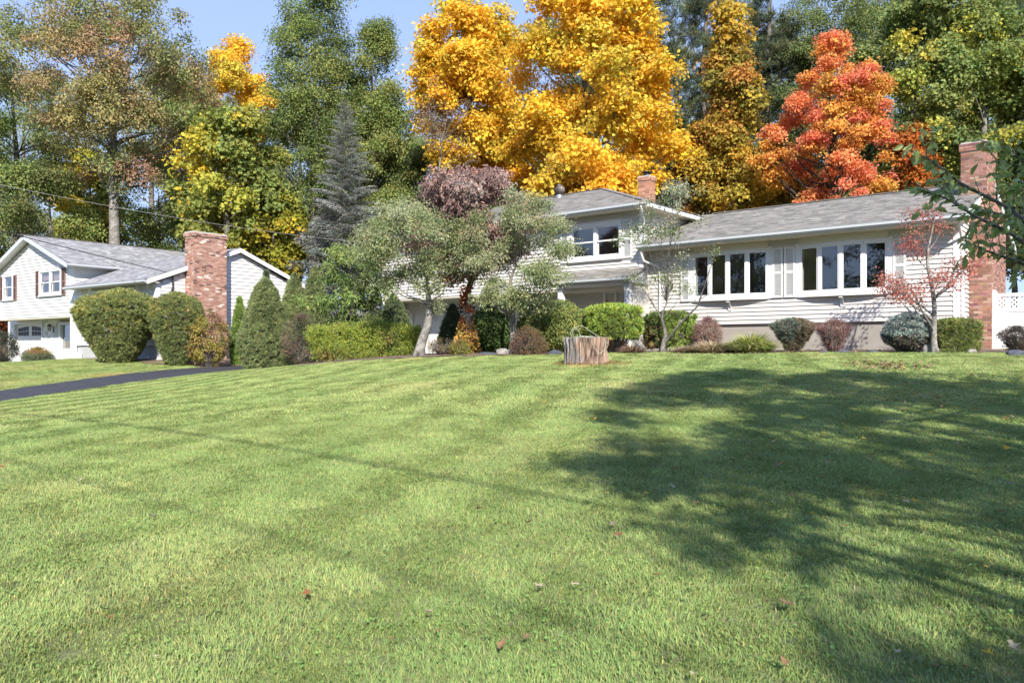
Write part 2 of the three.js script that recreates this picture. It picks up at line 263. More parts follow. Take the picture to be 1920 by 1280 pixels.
// ---------------------------------------------------------------- building kit
function sub(parent, name, x, y, z, turn = 0) { const g = new THREE.Group(); g.name = name; g.position.set(x, y, z); g.rotation.y = turn; parent.add(g); return g; }
function prism(profile, len) { // profile in (w outward, y), run along u from 0 to len
  const n = profile.length, pts = [...profile.map(([w, y]) => [0, y, w]), ...profile.map(([w, y]) => [len, y, w])], f = [[...Array(n).keys()].reverse(), [...Array(n).keys()].map(i => n + i)];
  for (let i = 0; i < n; i++) { const j = (i + 1) % n; f.push([i, j, n + j, n + i]); }
  return polyGeo(pts, f);
}
const boardGeo = {};
function wall(parent, name, [x, y, z], turn, u1, y1, opt) { // u runs from 0 to u1, y from 0 to y1; clip(y) narrows it under a gable
  const w = sub(parent, name, x, y, z, turn), { openings = [], clip = () => [0, u1], lap = 0.118, mat = M.siding, outline, core = M.core, boards = true, butt = 0.033 } = opt;
  const sh = new THREE.Shape((outline || [[0, 0], [u1, 0], [u1, y1], [0, y1]]).map(p => new THREE.Vector2(...p)));
  for (const [a, b, c, d] of openings) sh.holes.push(new THREE.Path([[a, c], [a, d], [b, d], [b, c]].map(p => new THREE.Vector2(...p))));
  const cg = new THREE.ExtrudeGeometry(sh, { depth: 0.13, bevelEnabled: false }); cg.translate(0, 0, -0.131); mesh('sheathing', cg, core, w);
  if (!boards) return w;
  const geo = boardGeo[lap + '/' + butt] ??= prism([[0, 0], [butt, 0], [butt + 0.0005, 0.006], [0.004, lap + 0.003], [0, lap + 0.003]], 1);
  for (let yy = 0; yy < y1 - 0.02; yy += lap) {
    const h = Math.min(lap, y1 - yy), [c0, c1] = clip(yy + lap * 0.9); let segs = [[c0, c1]];
    for (const [a, b, c, d] of openings) if (yy + lap * 0.75 > c && yy + lap * 0.25 < d) segs = segs.flatMap(([p, q]) => a >= q || b <= p ? [[p, q]] : [[p, a], [b, q]]);
    for (const [p, q] of segs) if (q - p > 0.03) { const m = mesh('siding_board', geo, mat, w); m.position.set(p, yy, 0); m.scale.set(q - p, h / lap, 1); }
  }
  return w;
}
const T4 = new THREE.Matrix4(), Q4 = new THREE.Quaternion();
function shingles(parent, name, O, U, V, spanOf, vLen, pal, seed, mat = M.shingle, exposure = 0.14, wide = [0.14, 0.34], thick = 0.009) { // rows of separate tabs up a slope or a wall
  const r = rand(seed), u = new THREE.Vector3(...U).normalize(), v = new THREE.Vector3(...V).normalize(), n = new THREE.Vector3().crossVectors(u, v), L = [];
  let row = 0;
  for (let s = 0; s < vLen - 0.01; s += exposure, row++) {
    const e = Math.min(exposure, vLen - s), [a, b] = spanOf(s + e * 0.5); let p = a - r() * 0.2;
    while (p < b) { const w = wide[0] + r() * (wide[1] - wide[0]), p0 = Math.max(a, p), p1 = Math.min(b, p + w); if (p1 - p0 > 0.01) L.push([p0, p1, s, e, r(), r()]); p += w; }
  }
  const im = new THREE.InstancedMesh(UNIT, mat, L.length); im.name = name; im.castShadow = im.receiveShadow = true; im.userData.kind = 'stuff';
  const tilt = 0.05, o = new THREE.Vector3(...O);
  L.forEach(([p0, p1, s, e, k, g], i) => {
    const vv = v.clone().multiplyScalar(Math.cos(tilt)).addScaledVector(n, -Math.sin(tilt)), nn = new THREE.Vector3().crossVectors(u, vv), c = o.clone().addScaledVector(u, (p0 + p1) / 2).addScaledVector(v, s + e / 2 - g * 0.008).addScaledVector(n, thick * (0.9 + 0.5 * g));
    T4.makeBasis(u, vv, nn); Q4.setFromRotationMatrix(T4); T4.compose(c, Q4, new THREE.Vector3(p1 - p0 - 0.004, e + 0.035, thick)); im.setMatrixAt(i, T4);
    const q = pal[Math.floor(k * pal.length) % pal.length], j = 0.78 + 0.42 * g; im.setColorAt(i, C(q[0] * j, q[1] * j, q[2] * j));
  });
  parent.add(im); return im;
}
function bricks(parent, b, faces, pal, seed, singly) { // courses in running bond over a mortar core; faces: '+z' '+x' '-x'
  const r = rand(seed), [x0, x1, y0, y1, z0, z1] = b, H = 0.066, Lb = 0.203, gap = 0.011, list = [];
  mesh('mortar', boxGeo(x0, x1, y0, y1, z0, z1), M.mortar, parent);
  for (let k = 0; y0 + (k + 1) * H <= y1 + 0.03; k++) for (const f of faces) {
    const [a, e] = f === '+z' ? [x0, x1] : [z0, z1]; let p = a - (k % 2 ? Lb / 2 : 0);
    while (p < e - 0.02) {
      const p0 = Math.max(a - 0.005, p), p1 = Math.min(e + 0.005, p + Lb - gap); p += Lb; if (p1 - p0 < 0.03) continue;
      const y = y0 + (k + 0.5) * H, t = 0.03, out = 0.006 + 0.004 * r(), c = pal(r), j = 0.8 + 0.4 * r(), col = C(c[0] * j, c[1] * j, c[2] * j);
      const pos = f === '+z' ? [(p0 + p1) / 2, y, z1 + out - t / 2] : f === '+x' ? [x1 + out - t / 2, y, (p0 + p1) / 2] : [x0 - out + t / 2, y, (p0 + p1) / 2];
      list.push([pos, f === '+z' ? [p1 - p0, H - gap, t] : [t, H - gap, p1 - p0], col, f]);
    }
  }
  const one = singly ? list.filter(l => l[3] === singly) : [], rest = singly ? list.filter(l => l[3] !== singly) : list, mats = new Map();
  for (const [p, s, col] of one) {
    const q = col.toArray().map(v => Math.round(v * 25) / 25), key = q.join(); if (!mats.has(key)) mats.set(key, std(C(...q), 0.9, { map: softTex }));
    const m = mesh('brick', UNIT, mats.get(key), parent); m.position.set(...p); m.scale.set(...s);
  }
  if (!rest.length) return;
  const im = new THREE.InstancedMesh(UNIT, M.brick, rest.length); im.name = 'brickwork'; im.userData.kind = 'stuff'; im.castShadow = im.receiveShadow = true;
  rest.forEach(([p, s, col], i) => { T4.compose(new THREE.Vector3(...p), new THREE.Quaternion(), new THREE.Vector3(...s)); im.setMatrixAt(i, T4); im.setColorAt(i, col); });
  parent.add(im);
}
const frameGeo = (x0, x1, y0, y1, w, z0, z1, wb = w) => mergeGeometries([boxGeo(x0, x0 + w, y0, y1, z0, z1), boxGeo(x1 - w, x1, y0, y1, z0, z1), boxGeo(x0 + w, x1 - w, y1 - w, y1, z0, z1), boxGeo(x0 + w, x1 - w, y0, y0 + wb, z0, z1)]);
function hungWindow(parent, x, y, z, w, h, n, shade) { // n double-hung units side by side; x, y is the lower left of the casing
  const g = sub(parent, 'window', x, y, z);
  const cas = [frameGeo(0, w, 0, h, 0.1, 0.0, 0.05)], uw = (w - 0.2 - 0.1 * (n - 1)) / n, rails = [];
  cas.push(boxGeo(-0.04, w + 0.04, -0.05, 0.0, 0, 0.085), boxGeo(-0.02, w + 0.02, h, h + 0.045, 0, 0.07));
  for (let k = 1; k < n; k++) cas.push(boxGeo(0.1 + k * (uw + 0.1) - 0.1, 0.1 + k * (uw + 0.1), 0.1, h - 0.1, 0.001, 0.048));
  mesh('frame', mergeGeometries(cas), M.trim, g);
  for (let k = 0; k < n; k++) {
    const a = 0.1 + k * (uw + 0.1), b = a + uw, mid = h * 0.5;
    mesh('sash', mergeGeometries([frameGeo(a, b, mid - 0.02, h - 0.1, 0.045, -0.03, 0.005), frameGeo(a, b, 0.1, mid + 0.02, 0.045, -0.065, -0.031)]), M.trim, g);
    box('pane', M.glass, g, a + 0.04, b - 0.04, mid, h - 0.14, -0.014, -0.010);
    box('pane', M.glass, g, a + 0.04, b - 0.04, 0.14, mid, -0.050, -0.046);
    if (shade) box('window_shade', M.blind, g, a + 0.02, b - 0.02, mid + (k ? 0.05 : 0.12), h - 0.1, -0.11, -0.10);
  }
  return g;
}
const shutterCache = {};
function shutter(parent, mat, x, y, z, w, h, split) {
  const key = [w.toFixed(3), h.toFixed(3)].join(), g = shutterCache[key] ??= (() => {
    const L = [frameGeo(0, w, 0, h, 0.05, 0, 0.035), boxGeo(0.05, w - 0.05, h * 0.5 - 0.03, h * 0.5 + 0.03, 0, 0.0345), boxGeo(0.03, w - 0.03, 0.03, h - 0.03, 0.0, 0.008)];
    for (let yy = 0.06; yy < h - 0.06; yy += 0.04) if (Math.abs(yy - h * 0.5) > 0.04) { const b = new THREE.BoxGeometry(w - 0.1, 0.034, 0.008); b.rotateX(0.6); b.translate(w / 2, yy + 0.015, 0.02); L.push(b); }
    return mergeGeometries(L);
  })();
  const m = mesh('shutter', g, mat, parent); m.position.set(x, y, z); return m;
}
function gutter(parent, x0, x1, y, z) { // an open trough with a rolled lip, along x
  const g = prism([[0, 0], [0.07, 0], [0.115, 0.05], [0.118, 0.115], [0.128, 0.12], [0.128, 0.128], [0.108, 0.126], [0.1, 0.055], [0.06, 0.015], [0.006, 0.015], [0.006, 0.12], [0, 0.12]], x1 - x0);
  const m = mesh('gutter', g, M.gutter, parent); m.position.set(x0, y, z); return m;
}
function downspout(parent, pts, mat = M.trim) { return mesh('downspout', tubeGeo(pts, 0.036, 6), mat, parent); }

const ROOF = [[0.225, 0.21, 0.185], [0.185, 0.175, 0.155], [0.26, 0.24, 0.215], [0.215, 0.20, 0.18], [0.155, 0.148, 0.132], [0.24, 0.225, 0.205]];
const ROOFL = [[0.28, 0.28, 0.285], [0.23, 0.23, 0.237], [0.34, 0.34, 0.345], [0.26, 0.26, 0.265], [0.2, 0.2, 0.21]];

// ---------------------------------------------------------------- the main house: one-storey wing and two-storey block
{
  const H = thing('split_level_house', 'long pale grey clapboard house with bay windows and brown shingle roof', 'house', HOUSE.X, HOUSE.y0, -HOUSE.d, -HOUSE.phi);
  const B0 = -8.65, BZ = 0.35, BL = -21.0, sill = 0.80, eave = 3.14, beave = 4.44, low = 2.08, RZ = -0.82;       // block's right end, front plane, left end; heights
  const bays = [[-7.06, -4.74], [-3.86, -1.58]];
  // wing
  box('foundation', M.foundation, H, B0, -0.03, -0.5, sill, -7.5, -0.05);
  wall(H, 'front_wall', [B0, sill, 0], 0, -B0, eave - sill, { openings: bays.map(([a, b]) => [a - B0 + 0.06, b - B0 - 0.06, 1.55 - sill, 2.92 - sill]) });
  wall(H, 'end_wall', [0, sill, 0], Math.PI / 2, 7.5, eave - sill + 1.5, { clip: y => { const t = Math.max(0, y + sill - eave) / 0.375; return [t, 7.5 - t]; }, outline: [[0, 0], [7.5, 0], [7.5, eave - sill], [3.75, eave - sill + 1.42], [0, eave - sill]] });
  box('back_wall', M.core, H, B0, 0, -0.4, eave, -7.6, -7.47);
  box('corner_board', M.trim, H, -0.10, 0.03, sill - 0.02, eave, 0.0, 0.035); box('corner_board', M.trim, H, 0.0, 0.034, sill - 0.02, eave, -0.12, -0.001);
  box('floor', M.interior, H, B0 + 0.1, -0.14, sill - 0.1, sill, -7.4, -0.14); box('inner_wall', M.interior, H, B0 + 0.1, -0.15, sill, eave - 0.02, -4.4, -4.3); box('inner_wall', M.interior, H, -4.33, -4.25, sill, eave - 0.02, -4.29, -0.14);
  box('soffit', M.soffit, H, B0 + 0.002, 0.22, eave, eave + 0.03, 0.002, 0.62); box('ceiling', M.interior, H, B0 + 0.002, -0.14, eave, eave + 0.03, -7.45, -0.14);
  box('fascia', M.trim, H, B0 + 0.002, 0.24, eave - 0.01, eave + 0.15, 0.621, 0.645);
  gutter(H, B0 + 0.004, 0.24, eave + 0.02, 0.646);
  // wing roof
  {
    const y0 = eave + 0.155, k = (4.78 - y0) / 4.42, zr = -3.75, R = sub(H, 'roof', 0, 0, 0), e = 0.26;
    mesh('roof_deck', slabGeo([[B0 + 0.002, y0, 0.67], [e, y0, 0.67], [e, 4.78, zr], [B0 + 0.002, 4.78, zr]], 0.03), M.roofDeck, R);
    mesh('roof_deck', slabGeo([[e, 4.778, zr], [e, y0, -8.05], [B0, y0, -8.05], [B0, 4.778, zr]], 0.03), M.roofDeck, R);
    const sl = Math.hypot(4.42, 4.78 - y0);
    shingles(R, 'shingles', [B0, y0 + 0.001, 0.685], [1, 0, 0], [0, 4.78 - y0, -4.42], s => [0.03, -B0 + e], sl + 0.02, ROOF, 5);
    for (let x = B0 + 0.5; x < e - 0.05; x += 0.3) box('ridge_cap', M.roofDeck, R, x + 0.003, x + 0.297, 4.779, 4.812, zr - 0.13, zr + 0.13);
    mesh('rake_board', slabGeo([[e - 0.02, y0 + 0.0, 0.66], [e + 0.012, y0 + 0.0, 0.66], [e + 0.012, 4.77, zr], [e - 0.02, 4.77, zr]], 0.17), M.trim, R);
    mesh('rake_board', slabGeo([[e - 0.02, 4.768, zr], [e + 0.012, 4.768, zr], [e + 0.012, y0, -8.04], [e - 0.02, y0, -8.04]], 0.17), M.trim, R);
  }
  // bow windows
  for (const [a, b] of bays) {
    const y0 = 1.55, y1 = 2.93, w = b - a, prof = [[0, 0.05], [0.25, 0.165], [0.5, 0.205], [0.75, 0.165], [1, 0.05]].map(([t, z]) => [a + t * w, z]), G = sub(H, 'bay_window', 0, 0, 0);
    const ring = [...prof, [b, -0.02], [a, -0.02]], plate = (n, ya, yb, o, m) => mesh(n, slabGeo(ring.map(([x, z]) => [x + (x - (a + b) / 2) * o, yb, z > 0 ? z + o * 1.2 : z]), yb - ya), m, G);
    plate('seat_board', y0 - 0.05, y0 + 0.045, 0.02, M.trim); plate('head_board', y1 - 0.03, y1 + 0.015, 0.012, M.trim); plate('head_panel', y1 + 0.016, eave - 0.001, 0.0, M.soffit);
    for (let k = 0; k < 4; k++) {
      const [xa, za] = prof[k], [xb, zb] = prof[k + 1], L = Math.hypot(xb - xa, zb - za), s = sub(G, 'casement', xa, y0 + 0.046, za, -Math.atan2(zb - za, xb - xa));
      mesh('sash', mergeGeometries([frameGeo(0.002, L - 0.002, 0, y1 - y0 - 0.077, 0.034, -0.045, 0.012), frameGeo(0.038, L - 0.038, 0.036, y1 - y0 - 0.112, 0.036, -0.03, 0.0, 0.05)]), M.trim, s);
      box('pane', M.glass, s, 0.07, L - 0.07, 0.08, y1 - y0 - 0.145, -0.016, -0.012);
    }
    box('side_casing', M.trim, G, a - 0.11, a, y0 - 0.04, y1 + 0.06, 0.0, 0.055); box('side_casing', M.trim, G, b, b + 0.11, y0 - 0.04, y1 + 0.06, 0.0, 0.055);
    mesh('bracket', (() => { const g = prism([[0.02, -0.30], [0.045, -0.30], [0.07, -0.2], [0.09, -0.06], [0.2, -0.052], [0.2, -0.001], [0.02, -0.001]], 0.09); g.translate((a + b) / 2 - 0.045, y0 - 0.05, 0); return g; })(), M.trim, G);
    for (const x of [a - 0.42, b + 0.12]) shutter(H, M.shutter, x, y0 - 0.03, 0.036, 0.30, y1 - y0 + 0.02);
  }
  // block, upper storey overhanging the garage level
  const wx = [-11.42, -9.37], wy = [3.0, 4.17];
  wall(H, 'front_wall', [BL, low, BZ], 0, B0 - BL, beave - low, { openings: [[wx[0] - BL + 0.05, wx[1] - BL - 0.05, wy[0] - low + 0.05, wy[1] - low - 0.05], [3.0, 4.9, wy[0] - low + 0.05, wy[1] - low - 0.05]] });
  wall(H, 'side_wall', [B0, low, BZ], Math.PI / 2, 8.0, beave - low, {});
  box('back_wall', M.core, H, BL, B0 - 0.14, -0.4, beave, -7.65, -7.52); box('back_wall', M.core, H, BL, BL + 0.13, -0.4, beave, -7.5, BZ - 0.14);
  box('corner_board', M.trim, H, B0 - 0.10, B0 + 0.03, low - 0.02, beave, BZ, BZ + 0.035);
  box('floor', M.soffit, H, BL + 0.001, B0 - 0.001, low - 0.07, low - 0.001, -7.5, BZ + 0.01); box('inner_wall', M.interior, H, BL + 0.2, B0 - 0.2, low, beave - 0.02, -3.6, -3.5);
  hungWindow(H, wx[0], wy[0], BZ + 0.03, wx[1] - wx[0], wy[1] - wy[0], 2); hungWindow(H, BL + 2.95, wy[0], BZ + 0.03, 2.0, wy[1] - wy[0], 2);
  shutter(H, M.shutter, wx[0] - 0.37, wy[0] - 0.04, BZ + 0.036, 0.34, wy[1] - wy[0] + 0.06); shutter(H, M.shutter, wx[1] + 0.03, wy[0] - 0.04, BZ + 0.036, 0.34, wy[1] - wy[0] + 0.06);
  // block roof, hipped
  {
    const x0 = BL - 0.5, x1 = B0 + 0.48, z1 = BZ + 0.55, z0 = -8.0, y0 = beave + 0.13, zm = (z0 + z1) / 2, run = (z1 - z0) / 2, ry = y0 + run * 0.37, R = sub(H, 'hip_roof', 0, 0, 0);
    const A = [x0, y0, z1], Bc = [x1, y0, z1], Cc = [x1, y0, z0], D = [x0, y0, z0], P = [x0 + run, ry, zm], Qq = [x1 - run, ry, zm];
    mesh('roof_deck', polyGeo([A, Bc, Cc, D, P, Qq], [[0, 1, 5, 4], [1, 2, 5], [2, 3, 4, 5], [3, 0, 4], [3, 2, 1, 0]]), M.roofDeck, R);
    const sl = run * Math.hypot(1, 0.37);
    shingles(R, 'shingles', [x0, y0 + 0.002, z1 + 0.01], [1, 0, 0], [0, 0.37, -1], s => [s / sl * run, x1 - x0 - s / sl * run], sl, ROOF, 6);
    shingles(R, 'shingles', [x1 + 0.01, y0 + 0.002, z1], [0, 0, -1], [-1, 0.37, 0], s => [s / sl * run, z1 - z0 - s / sl * run], sl, ROOF, 7);
    const cap = (a, b) => { const n = Math.round(Math.hypot(a[0] - b[0], a[1] - b[1], a[2] - b[2]) / 0.3), va = new THREE.Vector3(...a), d = new THREE.Vector3(...b).sub(va); for (let i = 0; i < n; i++) { const m = mesh('ridge_cap', UNIT, capMat[i % 3], R), p = va.clone().addScaledVector(d, (i + 0.5) / n); m.position.copy(p).y += 0.02; m.scale.set(0.24, 0.014, d.length() / n + 0.03); m.lookAt(p.clone().add(d).applyMatrix4(new THREE.Matrix4().makeRotationY(-HOUSE.phi).setPosition(HOUSE.X, HOUSE.y0 + 0.02, -HOUSE.d))); } };
    const capMat = [0, 1, 4].map(i => std(C(...ROOF[i]), 0.95)); H.updateMatrixWorld(true); cap(P, Qq); cap(Bc, Qq);
    box('soffit', M.soffit, H, x0 + 0.02, x1 - 0.02, beave + 0.001, beave + 0.03, z0 + 0.02, z1 - 0.03);
    box('fascia', M.trim, H, x0, x1 - 0.03, beave - 0.01, y0 - 0.002, z1 - 0.029, z1 - 0.005); box('fascia', M.trim, H, x1 - 0.029, x1 - 0.002, beave - 0.01, y0 - 0.002, z0, z1 - 0.005);
    gutter(H, x0, x1 + 0.0, beave + 0.0, z1 - 0.004);
    // turbine vent near the ridge
    const V = sub(H, 'turbine_vent', -14.35, ry - 0.33, zm + 0.55); mesh('base', new THREE.CylinderGeometry(0.15, 0.17, 0.45, 20), M.metal, V);
    const fins = []; for (let k = 0; k < 18; k++) { const a = k / 18 * 6.283, p = []; for (let i = 0; i <= 6; i++) { const t = i / 6 * Math.PI; p.push([0.04 + 0.19 * Math.sin(t), 0.44 - 0.17 * Math.cos(t)]); } for (let i = 0; i < 6; i++) { const q = (rr, yy, da) => [rr * Math.cos(a + da), yy, rr * Math.sin(a + da)]; fins.push(polyGeo([q(p[i][0], p[i][1], 0), q(p[i + 1][0], p[i + 1][1], 0), q(p[i + 1][0] * 0.9, p[i + 1][1], 0.3), q(p[i][0] * 0.9, p[i][1], 0.3)], [[0, 1, 2, 3]])); } }
    mesh('fins', mergeGeometries(fins), new THREE.MeshStandardMaterial({ color: C(0.16, 0.13, 0.115), metalness: 0.3, roughness: 0.6, side: THREE.DoubleSide }), V); mesh('cap', new THREE.CylinderGeometry(0.05, 0.12, 0.05, 18).translate(0, 0.62, 0), M.metal, V); mesh('drum', new THREE.CylinderGeometry(0.12, 0.12, 0.34, 16).translate(0, 0.43, 0), M.dark, V);
  }
  // small flue stack
  {
    const S = sub(H, 'flue_chimney', -11.0, 5.0, -4.0), red = r => [[0.40, 0.19, 0.11], [0.35, 0.16, 0.095], [0.44, 0.23, 0.14], [0.32, 0.15, 0.10]][Math.floor(r() * 4)];
    bricks(S, [-0.23, 0.23, 0, 1.36, -0.23, 0.23], ['+z', '+x', '-x'], red, 31); bricks(S, [-0.26, 0.26, 1.36, 1.50, -0.26, 0.26], ['+z', '+x', '-x'], red, 32);
    box('crown', M.mortar, S, -0.24, 0.24, 1.5, 1.54, -0.24, 0.24); mesh('flue_pipe', new THREE.CylinderGeometry(0.12, 0.12, 0.14, 16).translate(0, 1.6, 0), M.dark, S); mesh('rain_cap', new THREE.CylinderGeometry(0.05, 0.2, 0.06, 16).translate(0, 1.72, 0), M.dark, S);
  }
  // garage level under the overhang
  const gd = [-19.5, -16.75], gy = 2.0 - 0.02;
  wall(H, 'garage_wall', [BL, -0.35, RZ], 0, 21.0 - 10.95, low + 0.28, { openings: [[gd[0] - BL, gd[1] - BL, 0, 2.22], [5.2, 7.9, 0, 2.22]] });
  wall(H, 'entry_side_wall', [B0 - 0.02, -0.35, 0.1], -Math.PI / 2, 0.95, low + 0.3, {});
  for (const x0 of [gd[0], BL + 5.2]) {
    const G = sub(H, 'garage_door', x0, -0.3, RZ - 0.09), w = 2.75 - (x0 === gd[0] ? 0 : 0.05);
    mesh('frame', frameGeo(-0.1, w + 0.1, 0, 2.3, 0.1, 0.0, 0.135, 0.01), M.trim, G);
    for (let i = 0; i < 4; i++) {
      const ya = 0.012 + i * 0.545, parts = [boxGeo(0.001, w - 0.001, ya, ya + 0.537, -0.03, 0.0)], n = 4, cw = w / n;
      for (let k = 0; k < n; k++) if (i < 3) parts.push(boxGeo(k * cw + 0.08, (k + 1) * cw - 0.08, ya + 0.09, ya + 0.45, 0.0, 0.014)); else parts.push(frameGeo(k * cw + 0.12, (k + 1) * cw - 0.12, ya + 0.1, ya + 0.44, 0.04, 0, 0.02), boxGeo((k + 0.5) * cw - 0.012, (k + 0.5) * cw + 0.012, ya + 0.1, ya + 0.44, 0, 0.019), boxGeo(k * cw + 0.15, (k + 1) * cw - 0.15, ya + 0.258, ya + 0.282, 0, 0.0185));
      mesh('panel', mergeGeometries(parts), M.trim, G);
      if (i === 3) for (let k = 0; k < n; k++) box('pane', M.dark, G, k * cw + 0.15, (k + 1) * cw - 0.15, ya + 0.13, ya + 0.41, 0.001, 0.006);
    }
    box('handle', M.metal, G, w / 2 - 0.08, w / 2 + 0.08, 0.56, 0.58, 0.01, 0.04);
  }
  downspout(H, [[BL + 0.1, low + 0.05, BZ + 0.05], [BL + 0.1, low - 0.18, BZ + 0.02], [BL + 0.55, low - 0.42, RZ + 0.2], [BL + 0.62, low - 0.6, RZ + 0.08], [BL + 0.62, -0.3, RZ + 0.08]]);
  { const L = sub(H, 'wall_lamp', -16.45, 1.55, RZ + 0.02); box('backplate', M.trim, L, -0.13, 0.13, -0.16, 0.2, 0, 0.03); box('housing', M.dark, L, -0.06, 0.06, -0.1, 0.1, 0.03, 0.13); box('bracket', M.trim, L, -0.03, 0.03, 0.1, 0.14, 0.03, 0.1); }
  // entry: porch roof, posts, door
  {
    const px0 = -11.6, px1 = -8.42, ty = 2.62, ez = 1.32, ey = 2.26, P = sub(H, 'porch_roof', 0, 0, 0);
    mesh('roof_deck', slabGeo([[px0, ey, ez], [px1, ey, ez], [px1, ty, BZ + 0.02], [px0, ty, BZ + 0.02]], 0.03), M.roofDeck, P);
    const sl = Math.hypot(ty - ey, ez - BZ); shingles(P, 'shingles', [px0 + 0.001, ey + 0.002, ez + 0.01], [1, 0, 0], [0, ty - ey, BZ - ez], () => [0, px1 - px0], sl - 0.02, ROOF, 8);
    mesh('gable_panel', polyGeo([[px1 - 0.03, ey - 0.16, ez - 0.03], [px1 - 0.03, ey - 0.16, BZ + 0.04], [px1 - 0.03, ty - 0.035, BZ + 0.04], [px1 - 0.03, ey - 0.035, ez - 0.03]], [[0, 1, 2, 3], [3, 2, 1, 0]]), M.trim, P);
    box('fascia', M.trim, P, px0, px1, ey - 0.17, ey - 0.032, ez - 0.028, ez - 0.004); box('ceiling', M.trim, P, px0, px1 - 0.035, ey - 0.168, ey - 0.14, BZ + 0.04, ez - 0.03); gutter(P, px0, px1, ey - 0.12, ez - 0.003);
    for (const x of [-8.72, -11.25]) { const S = sub(H, 'porch_post', x, -0.3, ez - 0.22); box('shaft', M.trim, S, -0.085, 0.085, 0.14, ey - 0.14 + 0.26, -0.085, 0.085); box('base', M.trim, S, -0.11, 0.11, 0, 0.14, -0.11, 0.11); box('capital', M.trim, S, -0.11, 0.11, ey - 0.02, ey + 0.128, -0.11, 0.11); }
    box('porch_slab', M.foundationGrey, H, -12.1, -8.3, -0.5, 0.0, RZ + 0.03, ez + 0.25);
    wall(H, 'entry_wall', [-10.95, -0.35, RZ - 0.003], 0, 2.3, low + 0.28, { openings: [[0.1, 1.75, 0.3, 2.42]] });
    const E = sub(H, 'entry_door', -10.85, 0.0, RZ - 0.1);
    mesh('frame', mergeGeometries([frameGeo(0, 1.65, 0.0, 2.07, 0.1, 0, 0.16, 0.02), boxGeo(0.44, 0.54, 0.02, 1.97, 0.001, 0.15)]), M.trim, E);
    box('door_leaf', M.doorWood, E, 0.541, 1.549, 0.021, 1.969, 0.02, 0.065); for (const [a, b, c, d] of [[0.62, 1.0, 0.15, 0.85], [1.09, 1.47, 0.15, 0.85], [0.62, 1.0, 0.98, 1.85], [1.09, 1.47, 0.98, 1.85]]) box('door_panel', M.doorWood, E, a, b, c, d, 0.066, 0.078);
    box('sidelight', M.doorWood, E, 0.101, 0.439, 0.021, 1.969, 0.02, 0.05); mesh('handle', new THREE.SphereGeometry(0.03, 12, 8).translate(1.46, 0.93, 0.11), M.metal, E);
    box('storm_door', M.trim, H, -9.02, -8.98, 0.02, 1.95, RZ + 0.25, BZ + 0.05); box('wood_panel', M.doorWood, H, -8.60, -8.57, 0.0, 1.7, 0.05, 0.33);
    box('step', M.trim, H, -11.4, -9.6, -0.3, -0.02, ez + 0.26, ez + 0.6);
  }
  downspout(H, [[B0 + 0.30, beave + 0.02, BZ + 0.6], [B0 + 0.28, beave - 0.1, BZ + 0.55], [B0 + 0.10, beave - 0.36, BZ + 0.1], [B0 + 0.09, beave - 0.5, BZ + 0.06], [B0 + 0.09, 3.42, BZ + 0.06], [B0 + 0.2, 3.36, 0.42]]);
  downspout(H, [[B0 + 0.1, 3.14, 0.62], [B0 + 0.1, 3.0, 0.58], [B0 + 0.09, 2.82, 0.44], [B0 + 0.4, 2.66, 0.12], [B0 + 0.45, 2.55, 0.06], [B0 + 0.45, 0.4, 0.06]]);
  downspout(H, [[0.12, eave, 0.58], [0.1, eave - 0.2, 0.3], [0.09, eave - 0.4, -0.06], [0.09, 0.95, -0.06], [0.16, 0.78, -0.02], [0.26, 0.4, 0.06]]);
  { const L = sub(H, 'house_number_lamp', B0 + 0.85, 2.05, 0.03); box('backplate', M.dark, L, -0.05, 0.05, -0.1, 0.1, 0, 0.03); box('housing', M.dark, L, -0.06, 0.06, -0.1, 0.12, 0.031, 0.14); }
  // end chimney
  {
    const S = sub(H, 'brick_chimney', 0, 0, 0), pal = r => [[0.33, 0.155, 0.11], [0.28, 0.13, 0.095], [0.38, 0.19, 0.135], [0.42, 0.26, 0.2], [0.21, 0.11, 0.085], [0.35, 0.18, 0.14]][Math.floor(r() * 6)];
    bricks(S, [0.03, 0.52, -0.4, 3.75, -3.7, -1.3], ['+z', '+x'], pal, 41, '+z');
    bricks(S, [-0.24, 0.34, 3.75, 5.3, -3.25, -1.8], ['+z', '+x', '-x'], pal, 42, '+z'); bricks(S, [-0.275, 0.375, 5.3, 5.5, -3.29, -1.765], ['+z', '+x', '-x'], pal, 43, '+z');
    mesh('shoulder', polyGeo([[0.03, 3.75, -1.3], [0.52, 3.75, -1.3], [0.34, 4.1, -1.8], [-0.03, 4.1, -1.8], [0.52, 3.75, -3.7], [0.34, 4.1, -3.25]], [[0, 1, 2, 3], [1, 4, 5, 2]]), std(C(0.36, 0.16, 0.1), 0.9, { map: softTex }), S);
    box('crown', M.mortar, S, -0.25, 0.35, 5.5, 5.54, -3.26, -1.79); mesh('flue_cap', new THREE.CylinderGeometry(0.14, 0.18, 0.1, 14).translate(0.05, 5.6, -2.3), M.metal, S); box('flashing', M.trim, S, -0.30, -0.245, 3.95, 4.3, -2.5, -1.9);
  }
}

